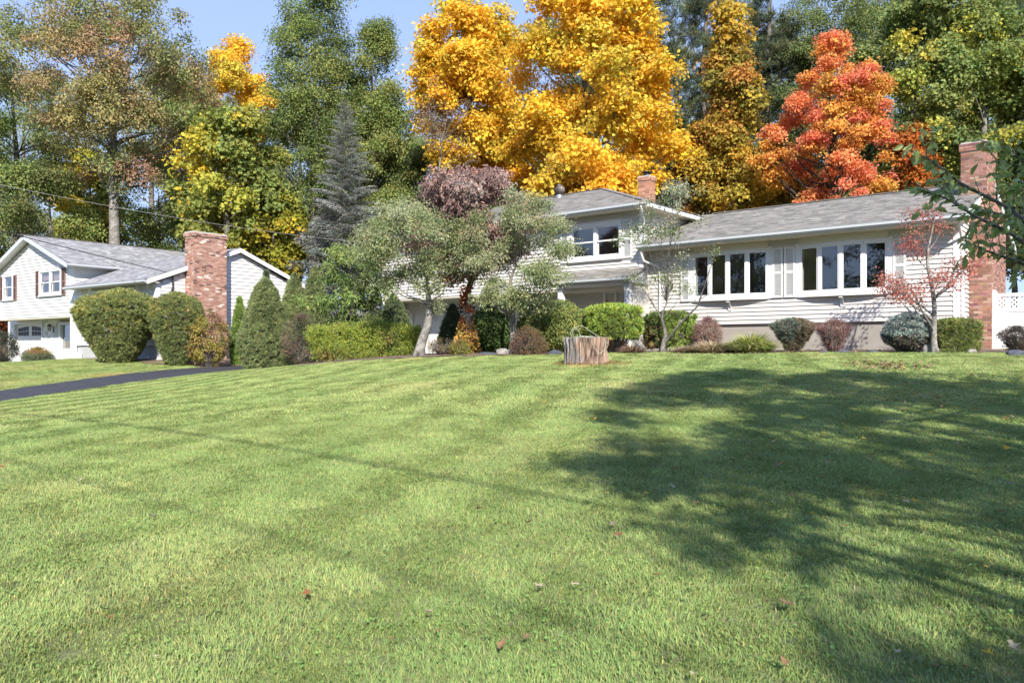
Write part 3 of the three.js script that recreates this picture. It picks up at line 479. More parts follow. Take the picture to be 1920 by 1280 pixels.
// ---------------------------------------------------------------- vinyl fence with a lattice top, running on from the chimney
{
  const Fn = thing('vinyl_fence', 'white vinyl privacy fence with a lattice top beside the brick chimney', 'fence', HOUSE.XOf(0.95, -1.5), HOUSE.y0 - 0.12, -HOUSE.dOf(0.95, -1.5), -HOUSE.phi);
  for (let k = 0; k < 3; k++) {
    const x = k * 2.4; const P = sub(Fn, 'post', x - 0.4, 0, 0); box('shaft', M.vinyl, P, -0.07, 0.07, -0.3, 1.66, -0.07, 0.07); mesh('cap', new THREE.ConeGeometry(0.11, 0.06, 4).rotateY(Math.PI / 4).translate(0, 1.69, 0), M.vinyl, P);
    if (k === 2) break;
    const a = x - 0.328, b = x + 1.928;
    box('bottom_rail', M.vinyl, Fn, a, b, 0.05, 0.2, -0.025, 0.025); box('mid_rail', M.vinyl, Fn, a, b, 1.14, 1.22, -0.03, 0.03); box('top_rail', M.vinyl, Fn, a, b, 1.53, 1.61, -0.03, 0.03);
    for (let i = 0; i < 12; i++) box('board', M.vinyl, Fn, a + i * 0.188 + 0.001, a + (i + 1) * 0.188 - 0.004, 0.2, 1.14, -0.012, 0.012);
    const s = 0.105; for (let i = -3; i < (b - a) / s; i++) for (const sgn of [1, -1]) {
      const y0 = 1.22, h = 0.31; let u0 = a + i * s, u1 = u0 + h; const c0 = Math.max(a, u0), c1 = Math.min(b, u1); if (c1 - c0 < 0.03) continue;
      const m = mesh('lattice_slat', UNIT, M.vinyl, Fn), yA = y0 + (sgn > 0 ? c0 - u0 : u1 - c0), yB = y0 + (sgn > 0 ? c1 - u0 : u1 - c1);
      m.position.set((c0 + c1) / 2, (yA + yB) / 2, sgn * 0.005); m.rotation.z = Math.atan2(yB - yA, c1 - c0); m.scale.set(Math.hypot(c1 - c0, yB - yA), 0.032, 0.006);
    }
  }
}

// ---------------------------------------------------------------- the neighbouring house
{
  const H = thing('neighbour_house', 'white clapboard house with a broad brick chimney beyond the driveway', 'house', LEFT.X, LEFT.y0, -LEFT.d, -LEFT.phi);
  const K = LEFT.xOf(133), E = LEFT.xOf(8, -0.9) - 0.5, pk = (K + LEFT.xOf(-5)) / 2, beave = LEFT.yOf(140, 493), peak = LEFT.yOf(58, 440, 0.35), low = LEFT.yOf(127, 592), fnd = 0.62, weave = 3.02, RZ = -0.9;
  const half = K - pk, BLx = pk - half, WD = 7.2, BD = 8.2, slope = (peak - beave) / (half + 0.35);
  const SH = [[0.78, 0.77, 0.75], [0.72, 0.71, 0.69], [0.82, 0.81, 0.8], [0.75, 0.75, 0.75]];
  // wing
  box('foundation', M.foundationGrey, H, K, -0.03, -0.6, fnd, -WD, -0.04);
  const shake = (p, name, O, U, L, h, seed) => shingles(p, name, O, U, [0, 1, 0], () => [0, L], h, SH, seed, M.shake, 0.2, [0.18, 0.42], 0.014);
  const fw = wall(H, 'front_wall', [K, fnd, 0], 0, -K, weave - fnd, { boards: false, openings: [[1.9, 5.4, 1.0, 2.2]] });
  shake(fw, 'shakes', [0, -0.02, 0.004], [1, 0, 0], 1.88, weave - fnd, 51); shake(fw, 'shakes', [5.42, -0.02, 0.004], [1, 0, 0], -K - 5.42, weave - fnd, 52); shake(fw, 'shakes', [1.88, -0.02, 0.004], [1, 0, 0], 3.54, 0.98, 53);
  { const W = sub(H, 'picture_window', K + 1.85, fnd + 0.95, 0.02); mesh('frame', mergeGeometries([frameGeo(0, 3.6, 0, 1.32, 0.1, 0, 0.05), boxGeo(0.9, 0.97, 0.1, 1.22, 0.001, 0.045), boxGeo(2.63, 2.7, 0.1, 1.22, 0.001, 0.045)]), M.trim, W); for (const [a, b] of [[0.1, 0.9], [0.97, 2.63], [2.7, 3.5]]) box('pane', M.glass, W, a, b, 0.1, 1.22, -0.02, -0.015); }
  const wr = 4.6;
  wall(H, 'end_wall', [0, -0.3, 0], Math.PI / 2, WD, wr + 0.3, { lap: 0.15, butt: 0.03, mat: M.sidingLeft, outline: [[0, 0], [WD, 0], [WD, weave + 0.3], [WD / 2, wr + 0.3], [0, weave + 0.3]], clip: y => { const t = Math.max(0, y - 0.3 - weave) / ((wr - weave) / (WD / 2)); return [t, WD - t]; } });
  box('back_wall', M.core, H, BLx, 0, -0.5, weave, -WD - 0.12, -WD); box('corner_board', M.trim, H, -0.1, 0.03, fnd - 0.02, weave, 0.0, 0.04); box('corner_board', M.trim, H, 0, 0.034, -0.3, weave, -0.12, -0.001);
  box('inner_wall', M.interior, H, BLx + 0.2, -0.2, 0, weave - 0.05, -3.5, -3.4);
  {
    const y0 = weave + 0.08, R = sub(H, 'roof', 0, 0, 0), ov = 0.5, e = 0.22, zr = -WD / 2, ry = wr + 0.1, xl = LEFT.xOf(121, 0.5), k = (ry - y0) / (ov - zr), sl = Math.hypot(ry - y0, ov - zr);
    mesh('roof_deck', slabGeo([[xl, y0, ov], [e, y0, ov], [e, ry, zr], [xl, ry, zr]], 0.03), M.roofDeck, R); mesh('roof_deck', slabGeo([[e, ry - 0.002, zr], [e, y0, -WD - ov], [xl, y0, -WD - ov], [xl, ry - 0.002, zr]], 0.03), M.roofDeck, R);
    shingles(R, 'shingles', [xl, y0 + 0.002, ov + 0.01], [1, 0, 0], [0, ry - y0, zr - ov], () => [0, e - xl], sl, ROOFL, 55);
    mesh('rake_board', slabGeo([[e - 0.02, y0, ov], [e + 0.012, y0, ov], [e + 0.012, ry, zr], [e - 0.02, ry, zr]], 0.18), M.trim, R); mesh('rake_board', slabGeo([[e - 0.02, ry - 0.001, zr], [e + 0.012, ry - 0.001, zr], [e + 0.012, y0, -WD - ov], [e - 0.02, y0, -WD - ov]], 0.18), M.trim, R);
    box('soffit', M.soffit, H, xl, e - 0.025, weave - 0.03, weave, 0.002, ov - 0.03); box('ceiling', M.interior, H, K, -0.15, weave - 0.03, weave, -WD + 0.02, -0.14); box('fascia', M.trim, H, xl, e - 0.025, weave - 0.04, weave + 0.045, ov - 0.029, ov - 0.004); gutter(H, xl, e, weave - 0.06, ov - 0.003);
  }
  // gable block
  const win2 = [LEFT.xOf(75), LEFT.xOf(116.5)], win1 = [LEFT.xOf(7), LEFT.xOf(26)], wy = [LEFT.yOf(96, 553), LEFT.yOf(96, 505)], wy1 = [LEFT.yOf(17, 562), LEFT.yOf(17, 515)];
  wall(H, 'gable_wall', [BLx, low, 0], 0, K - BLx, peak - low - 0.1, { lap: 0.15, butt: 0.034, mat: M.sidingLeft, openings: [[win2[0] - BLx + 0.05, win2[1] - BLx - 0.05, wy[0] - low + 0.05, wy[1] - low - 0.05], [win1[0] - BLx + 0.05, win1[1] - BLx - 0.05, wy1[0] - low + 0.05, wy1[1] - low - 0.05]],
    outline: [[0, 0], [K - BLx, 0], [K - BLx, beave - low], [half, beave - low + half * slope], [0, beave - low]], clip: y => { const t = Math.max(0, y + low - beave) / slope; return [t, K - BLx - t]; } });
  wall(H, 'side_wall', [K, 0, 0], Math.PI / 2, BD, beave, { lap: 0.15, butt: 0.03, mat: M.sidingLeft });
  box('back_wall', M.core, H, BLx, K - 0.14, -0.5, beave, -BD, -BD + 0.13); box('back_wall', M.core, H, BLx, BLx + 0.13, low, beave, -BD + 0.14, -0.14); box('floor', M.soffit, H, BLx + 0.001, K - 0.001, low - 0.07, low - 0.002, -BD + 0.14, 0.01); box('corner_board', M.trim, H, K - 0.11, K + 0.03, low - 0.03, beave, 0, 0.045); box('corner_board', M.trim, H, K + 0.0, K + 0.036, weave + 0.1, beave, -0.13, -0.001);
  box('inner_wall', M.interior, H, BLx + 0.2, K - 0.2, low, beave - 0.02, -2.6, -2.5);
  hungWindow(H, win2[0], wy[0], 0.03, win2[1] - win2[0], wy[1] - wy[0], 2, true); hungWindow(H, win1[0], wy1[0], 0.03, win1[1] - win1[0], wy1[1] - wy1[0], 1);
  for (const [x, y] of [[win2[0] - 0.36, wy[0]], [win2[1] + 0.03, wy[0]], [win1[0] - 0.36, wy1[0]], [win1[1] + 0.03, wy1[0]]]) shutter(H, M.shutterDark, x, y - 0.05, 0.037, 0.33, wy[1] - wy[0] + 0.06);
  { const V = sub(H, 'gable_vent', pk - 0.05, beave + (peak - beave) * 0.33, 0.016), sh = new THREE.Shape(); sh.moveTo(-0.32, 0); sh.lineTo(0.32, 0); sh.lineTo(0.32, 0.35); sh.absarc(0, 0.35, 0.32, 0, Math.PI, false); sh.lineTo(-0.32, 0); mesh('frame', new THREE.ExtrudeGeometry(sh, { depth: 0.03, bevelEnabled: false }), M.trim, V); for (let y = 0.06; y < 0.6; y += 0.07) { const w = 0.27 * (y < 0.35 ? 1 : Math.sqrt(Math.max(0, 1 - ((y - 0.35) / 0.3) ** 2))); if (w > 0.04) box('louver', M.trim, V, -w, w, y, y + 0.03, 0.031, 0.05); } }
  {
    const R = sub(H, 'gable_roof', 0, 0, 0), y0 = beave - 0.35 * slope + 0.1, ry = peak + 0.05, f = 0.38, bk = -BD + 0.3, zr = LEFT.xOf;
    const side = (s, seed) => { const xe = pk + s * (half + 0.38); mesh('roof_deck', slabGeo(s > 0 ? [[xe, y0, f], [xe, y0, bk], [pk, ry, bk], [pk, ry, f]] : [[xe, y0, bk], [xe, y0, f], [pk, ry - 0.002, f], [pk, ry - 0.002, bk]], 0.03), M.roofDeck, R);
      const len = Math.hypot(half + 0.38, ry - y0); if (s > 0) shingles(R, 'shingles', [xe + 0.01, y0 + 0.002, f], [0, 0, -1], [-(half + 0.38), ry - y0, 0], () => [0, f - bk], len, ROOFL, seed);
      mesh('rake_board', slabGeo(s > 0 ? [[xe, y0, f - 0.02], [pk, ry, f - 0.02], [pk, ry, f + 0.014], [xe, y0, f + 0.014]] : [[xe, y0, f + 0.014], [pk - 0.001, ry, f + 0.014], [pk - 0.001, ry, f - 0.02], [xe, y0, f - 0.02]], 0.2), M.gutter, R);
      mesh('rake_soffit', slabGeo(s > 0 ? [[xe, y0 - 0.12, f - 0.021], [xe, y0 - 0.12, 0.02], [pk, ry - 0.12, 0.02], [pk, ry - 0.12, f - 0.021]] : [[pk - 0.001, ry - 0.12, f - 0.021], [pk - 0.001, ry - 0.12, 0.02], [xe, y0 - 0.12, 0.02], [xe, y0 - 0.12, f - 0.021]], 0.02), M.trim, R); };
    side(1, 56); side(-1, 57);
    for (let z = bk; z < f - 0.05; z += 0.3) box('ridge_cap', M.roofDeck, R, pk - 0.12, pk + 0.12, ry - 0.012, ry + 0.022, z + 0.003, z + 0.297);
    const xe = pk + half + 0.38; box('soffit', M.trim, H, K + 0.04, xe - 0.03, y0 - 0.13, y0 - 0.105, bk, f - 0.03); box('fascia', M.trim, H, xe - 0.028, xe - 0.004, y0 - 0.15, y0 - 0.035, bk, f - 0.025); const gt = sub(H, 'side_gutter', xe - 0.002, y0 - 0.14, f, Math.PI / 2); gutter(gt, 0, f - bk, 0, 0);
  }
  // garage level
  {
    const g0 = LEFT.xOf(28, RZ), g1 = LEFT.xOf(79, RZ), e0 = LEFT.xOf(113, RZ), gt = LEFT.yOf(55, 607, RZ), wl = LEFT.xOf(18, RZ);
    const gw = wall(H, 'garage_wall', [wl, -0.7, RZ], 0, K - wl, low + 0.63, { boards: false, openings: [[g0 - wl, g1 - wl, 0.05, gt + 0.7], [e0 - wl, K - wl - 0.12, 0.2, low + 0.55]] });
    shake(gw, 'shakes', [g1 - wl + 0.12, 0.0, 0.004], [1, 0, 0], e0 - g1 - 0.14, low + 0.62, 58); shake(gw, 'shakes', [0.02, 0.0, 0.004], [1, 0, 0], Math.max(0.1, g0 - wl - 0.14), low + 0.62, 59); shake(gw, 'shakes', [g0 - wl - 0.1, gt + 0.82, 0.004], [1, 0, 0], g1 - g0 + 0.2, Math.max(0.05, low - gt - 0.2), 60);
    box('corner_post', M.trim, H, wl - 0.12, wl, -0.8, low - 0.07, RZ - 0.1, RZ + 0.05);
    const D = sub(H, 'garage_door', g0, -0.75, RZ - 0.08), w = g1 - g0, h = gt + 0.75;
    mesh('frame', frameGeo(-0.1, w + 0.1, 0, h + 0.1, 0.11, 0, 0.14, 0.01), M.trim, D);
    for (let i = 0; i < 4; i++) { const ya = 0.012 + i * h / 4, hh = h / 4 - 0.01; mesh('panel', mergeGeometries([boxGeo(0.001, w - 0.001, ya, ya + hh, -0.03, 0), ...[0, 1, 2, 3].map(k => i < 3 ? boxGeo((k + 0.1) * w / 4, (k + 0.9) * w / 4, ya + 0.08, ya + hh - 0.08, 0, 0.012) : boxGeo((k + 0.02) * w / 4, (k + 0.03) * w / 4, ya, ya + 0.02, 0, 0.01))]), M.trim, D); }
    for (const s of [0, 1]) { const a = 0.15 + s * (w / 2), b = a + w / 2 - 0.3, y = h * 0.76, n = 4; const arch = t => 0.36 + 0.1 * Math.sin(Math.PI * (s ? 0.5 + t / 2 : t / 2));
      for (let k = 0; k < n; k++) { const p = a + k * (b - a) / n + 0.015, q = a + (k + 1) * (b - a) / n - 0.015, t = arch((k + 0.5) / n); box('pane', M.dark, D, p, q, y, y + t / 2 - 0.012, 0.001, 0.007); box('pane', M.dark, D, p, q, y + t / 2 + 0.012, y + t, 0.001, 0.007); } }
    const S = sub(H, 'entry_door', e0, -0.5, RZ - 0.08), ew = K - 0.12 - e0, eh = low + 0.3; mesh('frame', mergeGeometries([frameGeo(-0.06, ew + 0.06, 0, eh, 0.14, 0, 0.15, 0.1), boxGeo(ew * 0.42, ew * 0.5, 0.1, eh - 0.1, 0.001, 0.14)]), M.trim, S); box('door_leaf', M.trim, S, 0.08, ew - 0.08, 0.1, 0.95, 0.02, 0.06); box('pane', M.glass, S, ew * 0.5, ew - 0.08, 0.96, eh - 0.14, 0.03, 0.036); box('pane', M.glass, S, 0.08, ew * 0.42, 0.96, eh - 0.14, 0.03, 0.036); box('door_backing', M.interior, S, 0, ew, 0, eh, -0.06, -0.04);
    const Lx = LEFT.xOf(101, RZ), Ly = LEFT.yOf(101, 618, RZ), Lm = sub(H, 'wall_lantern', Lx, Ly, RZ + 0.02); box('backplate', M.dark, Lm, -0.06, 0.06, -0.12, 0.14, 0, 0.02); mesh('arm', tubeGeo([[0, 0.1, 0.02], [0, 0.22, 0.1], [0, 0.2, 0.2]], 0.012, 6), M.dark, Lm); mesh('lantern', new THREE.CylinderGeometry(0.1, 0.07, 0.24, 6).translate(0, 0.05, 0.2), new THREE.MeshStandardMaterial({ color: C(0.35, 0.33, 0.28), roughness: 0.3 }), Lm); mesh('lantern_cap', new THREE.ConeGeometry(0.13, 0.12, 6).translate(0, 0.23, 0.2), M.dark, Lm);
  }
  box('porch_post', M.trim, H, K + 0.06, K + 0.5, -0.5, fnd, 0.002, 0.03); box('meter_box', M.trim, H, K + 0.35, K + 0.75, -0.02, 0.28, 0.0, 0.18); box('conduit', M.trim, H, K + 0.9, K + 0.96, -0.5, 0.25, 0.0, 0.06);
  // broad chimney on the end wall
  {
    const S = sub(H, 'brick_chimney', 0, 0, 0), sOf = px => { const q = (px - CX) / F, X0 = LEFT.X + LEFT.c * 0.6, D0 = LEFT.d - LEFT.s * 0.6; return (q * D0 - X0) / (LEFT.s - LEFT.c * q); }, z1 = -sOf(362), z0 = -sOf(424);
    const pal = r => { const v = r(); return v < 0.07 ? [0.62, 0.52, 0.45] : v < 0.14 ? [0.14, 0.08, 0.07] : [[0.37, 0.195, 0.145], [0.42, 0.235, 0.18], [0.33, 0.165, 0.12], [0.45, 0.28, 0.22]][Math.floor(r() * 4)]; };
    bricks(S, [0.03, 0.6, -0.5, 4.92, z0, z1], ['+z', '+x'], pal, 61); bricks(S, [-0.02, 0.64, 4.92, 5.06, z0 - 0.04, z1 + 0.04], ['+z', '+x'], pal, 62); box('crown', M.mortar, S, 0, 0.62, 5.06, 5.12, z0 - 0.02, z1 + 0.02);
  }
  // service mast and cable bracket on the end wall
  mesh('service_mast', mergeGeometries([tubeGeo([[0.08, 2.2, -0.62], [0.08, 3.3, -0.62], [0.14, 3.42, -0.62]], 0.03, 8), tubeGeo([[0.06, 2.9, -0.62], [0.1, 2.5, -0.45], [0.06, 2.35, -0.3], [0.1, 2.6, -0.15], [0.05, 2.3, -0.05]], 0.014, 6), boxGeo(0.02, 0.12, 2.0, 2.25, -0.7, -0.5)]), M.dark, H);
}

// ---------------------------------------------------------------- plant kit
const _q = new THREE.Quaternion(), _q2 = new THREE.Quaternion(), _m = new THREE.Matrix4(), _v = new THREE.Vector3(), YUP = new THREE.Vector3(0, 1, 0);
function rv(r) { const a = r() * 6.2832, z = r() * 2 - 1, s = Math.sqrt(1 - z * z); return new THREE.Vector3(s * Math.cos(a), z, s * Math.sin(a)); }
function soup() { const pos = [], col = []; return { pos, col,
  tri(a, b, c, k) { pos.push(a.x, a.y, a.z, b.x, b.y, b.z, c.x, c.y, c.z); for (let i = 0; i < 3; i++) col.push(...k); },
  leaf(p, dir, nrm, len, wid, k, shape = 0) { // a folded blade: base p, along dir
    const side = new THREE.Vector3().crossVectors(dir, nrm).normalize(), up = nrm.clone().multiplyScalar(wid * 0.22), at2 = t => p.clone().addScaledVector(dir, len * t);
    const m = at2(0.45), l = m.clone().addScaledVector(side, wid / 2).add(up), rr = m.clone().addScaledVector(side, -wid / 2).add(up), t = at2(1).addScaledVector(nrm, -len * 0.12);
    if (shape) { // lobed: five points
      const a = at2(0.3).addScaledVector(side, wid * 0.55).add(up), b = at2(0.62).addScaledVector(side, wid * 0.5).add(up), c = at2(0.3).addScaledVector(side, -wid * 0.55).add(up), d = at2(0.62).addScaledVector(side, -wid * 0.5).add(up);
      this.tri(p, a, at2(0.5), k); this.tri(at2(0.4), b, t, k); this.tri(p, at2(0.5), c, k); this.tri(at2(0.4), t, d, k); return;
    }
    this.tri(p, l, t, k); this.tri(p, t, rr, k); },
  geo() { const g = new THREE.BufferGeometry(); g.setAttribute('position', new THREE.Float32BufferAttribute(pos, 3)); g.setAttribute('color', new THREE.Float32BufferAttribute(col, 3)); g.computeVertexNormals(); return g; } }; }
function sprig(seed, n, R, len, wid, { up = 0.5, shape = 0, hue = 0.12, flat = 0.7, droop = 0 } = {}) {
  const s = soup(), r = rand(seed);
  for (let i = 0; i < n; i++) { const p = rv(r).multiplyScalar(R * Math.cbrt(r())); p.y *= flat; const d = rv(r); d.y = d.y * 0.5 - droop; d.addScaledVector(p, 0.6 / R).normalize(); const nn = rv(r).multiplyScalar(0.8).addScaledVector(YUP, up + 0.2); nn.addScaledVector(d, -nn.dot(d)).normalize(); const k = 0.75 + 0.5 * r(), h = 1 + (r() - 0.5) * 2 * hue; s.leaf(p, d, nn, len * (0.7 + 0.6 * r()), wid * (0.7 + 0.6 * r()), [k * h, k, k * (2 - h)], shape); }
  return s.geo();
}
function needleTuft(seed, n, len, wid, spread = 1) { const s = soup(), r = rand(seed); for (let i = 0; i < n; i++) { const d = rv(r); d.y = Math.abs(d.y) * spread + 0.25; d.normalize(); const nn = rv(r); nn.addScaledVector(d, -nn.dot(d)).normalize(); const p = rv(r).multiplyScalar(len * 0.35), k = 0.65 + 0.7 * r(); s.leaf(p, d, nn, len * (0.6 + 0.6 * r()), wid, [k, k, k]); } return s.geo(); }
function spray(seed, len, n, needle, wid, droop) { // a conifer bough along +x with side twigs of needles
  const s = soup(), r = rand(seed);
  for (let i = 0; i < n; i++) { const t = 0.08 + 0.92 * (i / n), sd = i % 2 ? 1 : -1, y = -droop * t * t * len, tl = len * 0.42 * (1 - t * 0.75) * (0.7 + 0.6 * r());
    for (let j = 0; j < 6; j++) { const q = (j + 0.3) / 6, p = new THREE.Vector3(t * len + q * tl * 0.7, y - q * tl * (0.25 + droop), sd * q * tl), d = new THREE.Vector3(0.6 + 0.5 * r(), -0.25 - 0.5 * r(), sd * (0.2 + 0.9 * r()) * (r() < 0.3 ? -1 : 1)).normalize(), nn = new THREE.Vector3((r() - 0.5), 1, (r() - 0.5)); nn.addScaledVector(d, -nn.dot(d)).normalize(); const k = 0.7 + 0.6 * r(); s.leaf(p, d, nn, needle * (0.7 + 0.6 * r()), wid, [k, k, k]); } }
  return s.geo();
}
const G = {
  maple: [1, 2, 3].map(i => sprig(i, 27, 0.6, 0.20, 0.18, { shape: 1, flat: 0.6, up: 0.9 })),
  oak: [4, 5, 6].map(i => sprig(i, 27, 0.55, 0.18, 0.105, { flat: 0.55, up: 0.9 })),
  fine: [7, 8, 9].map(i => sprig(i, 30, 0.52, 0.15, 0.085, { flat: 0.8, up: 0.6 })),
  pine: [10, 11].map(i => needleTuft(i, 34, 0.42, 0.03, 0.6)),
  apple: [12, 13, 14].map(i => sprig(i, 13, 0.17, 0.066, 0.034, { up: 0.5, flat: 0.9 })),
  dogwood: [15, 16].map(i => sprig(i, 14, 0.2, 0.11, 0.055, { up: 0.3, droop: 0.7 })),
  cherry: [17, 18].map(i => sprig(i, 11, 0.2, 0.14, 0.05, { up: 0.4, droop: 0.5 })),
  small: [19, 20, 21].map(i => sprig(i, 14, 0.085, 0.048, 0.026, { up: 0.4, flat: 1 })),
  tiny: [22, 23].map(i => sprig(i, 16, 0.06, 0.03, 0.014, { up: 0.4, flat: 1 })),
  broad: [24, 25].map(i => sprig(i, 10, 0.11, 0.10, 0.042, { up: 0.8, flat: 0.8 })),
  yew: [26, 27, 28].map(i => needleTuft(i, 26, 0.085, 0.010, 1.2)),
  thuja: [29, 30].map(i => needleTuft(i, 24, 0.10, 0.016, 1.6)),
  spruce: [31, 32].map(i => needleTuft(i, 28, 0.06, 0.008, 1)),
  bough: [33, 34, 35].map(i => spray(i, 1, 34, 0.13, 0.02, 0.28)),
  creeper: [36].map(i => sprig(i, 9, 0.09, 0.085, 0.06, { up: 0.3, droop: 0.3 })),
};
const TWIGS = (() => { const L = []; const r = rand(5); for (let i = 0; i < 9; i++) { const d = rv(r); d.y = Math.abs(d.y) + 0.5; d.normalize(); const a = rv(r).multiplyScalar(0.03), b = a.clone().addScaledVector(d, 0.08 + 0.1 * r()); L.push(tubeGeo([a, b], [0.003, 0.0015], 3)); } return mergeGeometries(L); })();
function scatter(parent, name, geos, mat, list) { // list: [Vector3, Quaternion, scale or Vector3, Color]
  geos.forEach((g, k) => {
    const l = list.filter((_, i) => i % geos.length === k); if (!l.length) return;
    const im = new THREE.InstancedMesh(g, mat, l.length); im.name = name; im.userData.kind = 'stuff'; im.castShadow = im.receiveShadow = true;
    l.forEach(([p, q, s, c], i) => { _m.compose(p, q, s.isVector3 ? s : _v.set(s, s, s)); im.setMatrixAt(i, _m); im.setColorAt(i, c); }); parent.add(im);
  });
}
const pick = (pal, t) => { let s = 0; for (const p of pal) s += p[3] ?? 1; t *= s; for (const p of pal) { t -= p[3] ?? 1; if (t <= 0) return p; } return pal[0]; };
const jit = (p, r, a = 0.18) => { const j = 1 - a + 2 * a * r(), h = 1 + (r() - 0.5) * 0.22; return C(p[0] * j * h, p[1] * j, p[2] * j); };
function barkUv(g) { return uvByPosition(g, 0.8); }
const prof = {
  oval: h => Math.pow(Math.sin(Math.PI * Math.pow(h * 0.94 + 0.05, 0.85)), 0.6), round: h => Math.sqrt(Math.max(0, 1 - (2 * h - 1) ** 2)) * 0.98 + 0.02, cone: h => Math.pow(1 - h, 0.75) * Math.min(1, 0.55 + h * 4), column: h => Math.pow(Math.sin(Math.PI * (0.1 + 0.88 * h)), 0.4) * (1 - 0.35 * h),
  spread: h => Math.pow(Math.sin(Math.PI * Math.min(1, 0.06 + 0.92 * h)), 0.5) * (0.75 + 0.35 * h), egg: h => Math.pow(Math.sin(Math.PI * Math.pow(Math.min(1, h * 0.95 + 0.04), 0.65)), 0.7),
};
function tree(o) { // px, d: where; top: image row of its tip; bottom: row of the crown's foot; w: crown width in columns
  const r = rand(o.seed), x = at(o.px, o.d), gy = ground(x, o.d), T = thing(o.name, o.label, 'tree', x, gy - 0.05, -o.d, 0, o.group), topY = (o.height ?? high(o.top, o.d) - gy), R = o.R ?? o.w * o.d / F / 2, y0 = o.foot ?? Math.max(0.3, high(o.bottom, o.d) - gy), Hc = topY - y0, P = prof[o.prof || 'oval'];
  const cr = o.cr ?? Math.max(0.7, R * 0.3), vol = R * R * Hc, N = Math.max(8, Math.round((o.n ?? 1) * 2.6 * vol / (cr ** 3 * 6))), lean = o.lean ?? [0, 0], clusters = [], pal = o.pal, seed = o.seed * 1.7;
  for (let i = 0; i < N; i++) {
    let h, t = 0; do { h = Math.pow(r(), 0.85); } while (r() > P(h) && t++ < 30);
    const a = r() * 6.2832, f = 0.3 + 0.7 * Math.sqrt(r()), out = 1 + 0.34 * noise3(Math.cos(a) * 1.3 + seed, h * 3.2, Math.sin(a) * 1.3), rad = Math.max(0, P(h) * R * out - cr * 0.5) * f;
    clusters.push({ p: new THREE.Vector3(Math.cos(a) * rad + lean[0] * h, y0 + h * Hc - cr * 0.3, Math.sin(a) * rad + lean[1] * h), c: cr * (0.55 + 0.75 * r()), k: pick(pal, Math.min(0.999, Math.max(0, 0.5 + 0.75 * noise3(Math.cos(a) * rad * 0.35 + seed, h * Hc * 0.35, Math.sin(a) * rad * 0.35) + (r() - 0.5) * 0.5))), h });
  }
  // trunk
  const tr = o.trunk ?? 0.018 * topY + 0.06, tipH = o.tipH ?? 0.8, tp = [], rad = [], n = 9, wob = o.wob ?? 0.25;
  for (let i = 0; i <= n; i++) { const t = i / n, yy = t * topY * tipH; tp.push(new THREE.Vector3(lean[0] * Math.max(0, (yy - y0) / Hc) + wob * noise3(t * 3, seed, 1) * t * 1.6 + (o.tilt?.[0] ?? 0) * Math.sin(t * 2.4), yy, lean[1] * Math.max(0, (yy - y0) / Hc) + wob * noise3(t * 3, seed, 7) * t * 1.6)); rad.push(tr * (i === 0 ? 1.35 : 1) * Math.pow(1 - t * 0.93, 0.8)); }
  mesh('trunk', barkUv(tubeGeo(tp, rad, 9)), o.bark || M.bark, T);
  const curve = new THREE.CatmullRomCurve3(tp), limbs = [], lr = o.limbR ?? 0.34;
  for (const c of clusters) if (r() < (o.limbs ?? 0.5)) {
    const ht = Math.max(0.12, Math.min(0.96, (c.p.y - Math.hypot(c.p.x, c.p.z) * (o.rise ?? 0.75)) / (topY * tipH))), a = curve.getPoint(ht), l = a.distanceTo(c.p); if (l < 0.2) continue;
    const m = a.clone().lerp(c.p, 0.5); m.y -= l * 0.06; m.x += (r() - 0.5) * l * 0.18; m.z += (r() - 0.5) * l * 0.18; const r0 = Math.min(tr * 0.5, tr * lr * (1.15 - ht) * (0.5 + 0.5 * l / R));
    limbs.push(tubeGeo([a, a.clone().lerp(m, 0.5).add(new THREE.Vector3(0, l * 0.02, 0)), m, m.clone().lerp(c.p, 0.6), c.p], [r0, r0 * 0.8, r0 * 0.6, r0 * 0.4, r0 * 0.2], 5));
    if (o.twiggy) for (let k = 0; k < o.twiggy; k++) { const b = m.clone().lerp(c.p, r()), e = rv(r).multiplyScalar(cr * (0.5 + r())); e.y = Math.abs(e.y) * 0.8; limbs.push(tubeGeo([b, b.clone().addScaledVector(e, 0.5).add(rv(r).multiplyScalar(cr * 0.1)), b.clone().add(e)], [r0 * 0.35, r0 * 0.22, r0 * 0.08], 3)); }
  }
  if (limbs.length) mesh('branches', barkUv(mergeGeometries(limbs)), o.bark || M.bark, T);
  // crown
  const L = [], geos = G[o.leaf], sc = o.size ?? 1, per = o.per ?? 20, sq = o.squash ?? 0.62;
  for (const c of clusters) { const m = Math.max(2, Math.round(per * (c.c / cr) ** 2 * (0.7 + 0.6 * r()))); for (let i = 0; i < m; i++) {
    const d = rv(r); if (d.y < -0.25 && r() < 0.6) d.y = -d.y; const p = c.p.clone().add(d.clone().multiplyScalar(c.c * (0.32 + 0.9 * r())).multiply(_v.set(1, sq, 1))); if (p.y < y0 * 0.7) p.y = y0 * 0.7 + r() * 0.5;
    _q.setFromUnitVectors(YUP, d.addScaledVector(YUP, 0.9).normalize()); _q2.setFromAxisAngle(YUP, r() * 6.2832); const kk = r() < (o.mix ?? 0.12) ? pick(pal, r()) : c.k; L.push([p, _q.clone().multiply(_q2), sc * (0.75 + 0.5 * r()), jit(kk, r)]);
  } }
  for (let i = L.length - 1; i > 0; i--) { const j = Math.floor(r() * (i + 1)); [L[i], L[j]] = [L[j], L[i]]; }
  if (!o.bare) scatter(T, 'crown', geos, o.leaf === 'pine' ? M.needle : M.leaf, L);
  return T;
}
let nSprigs = 0;
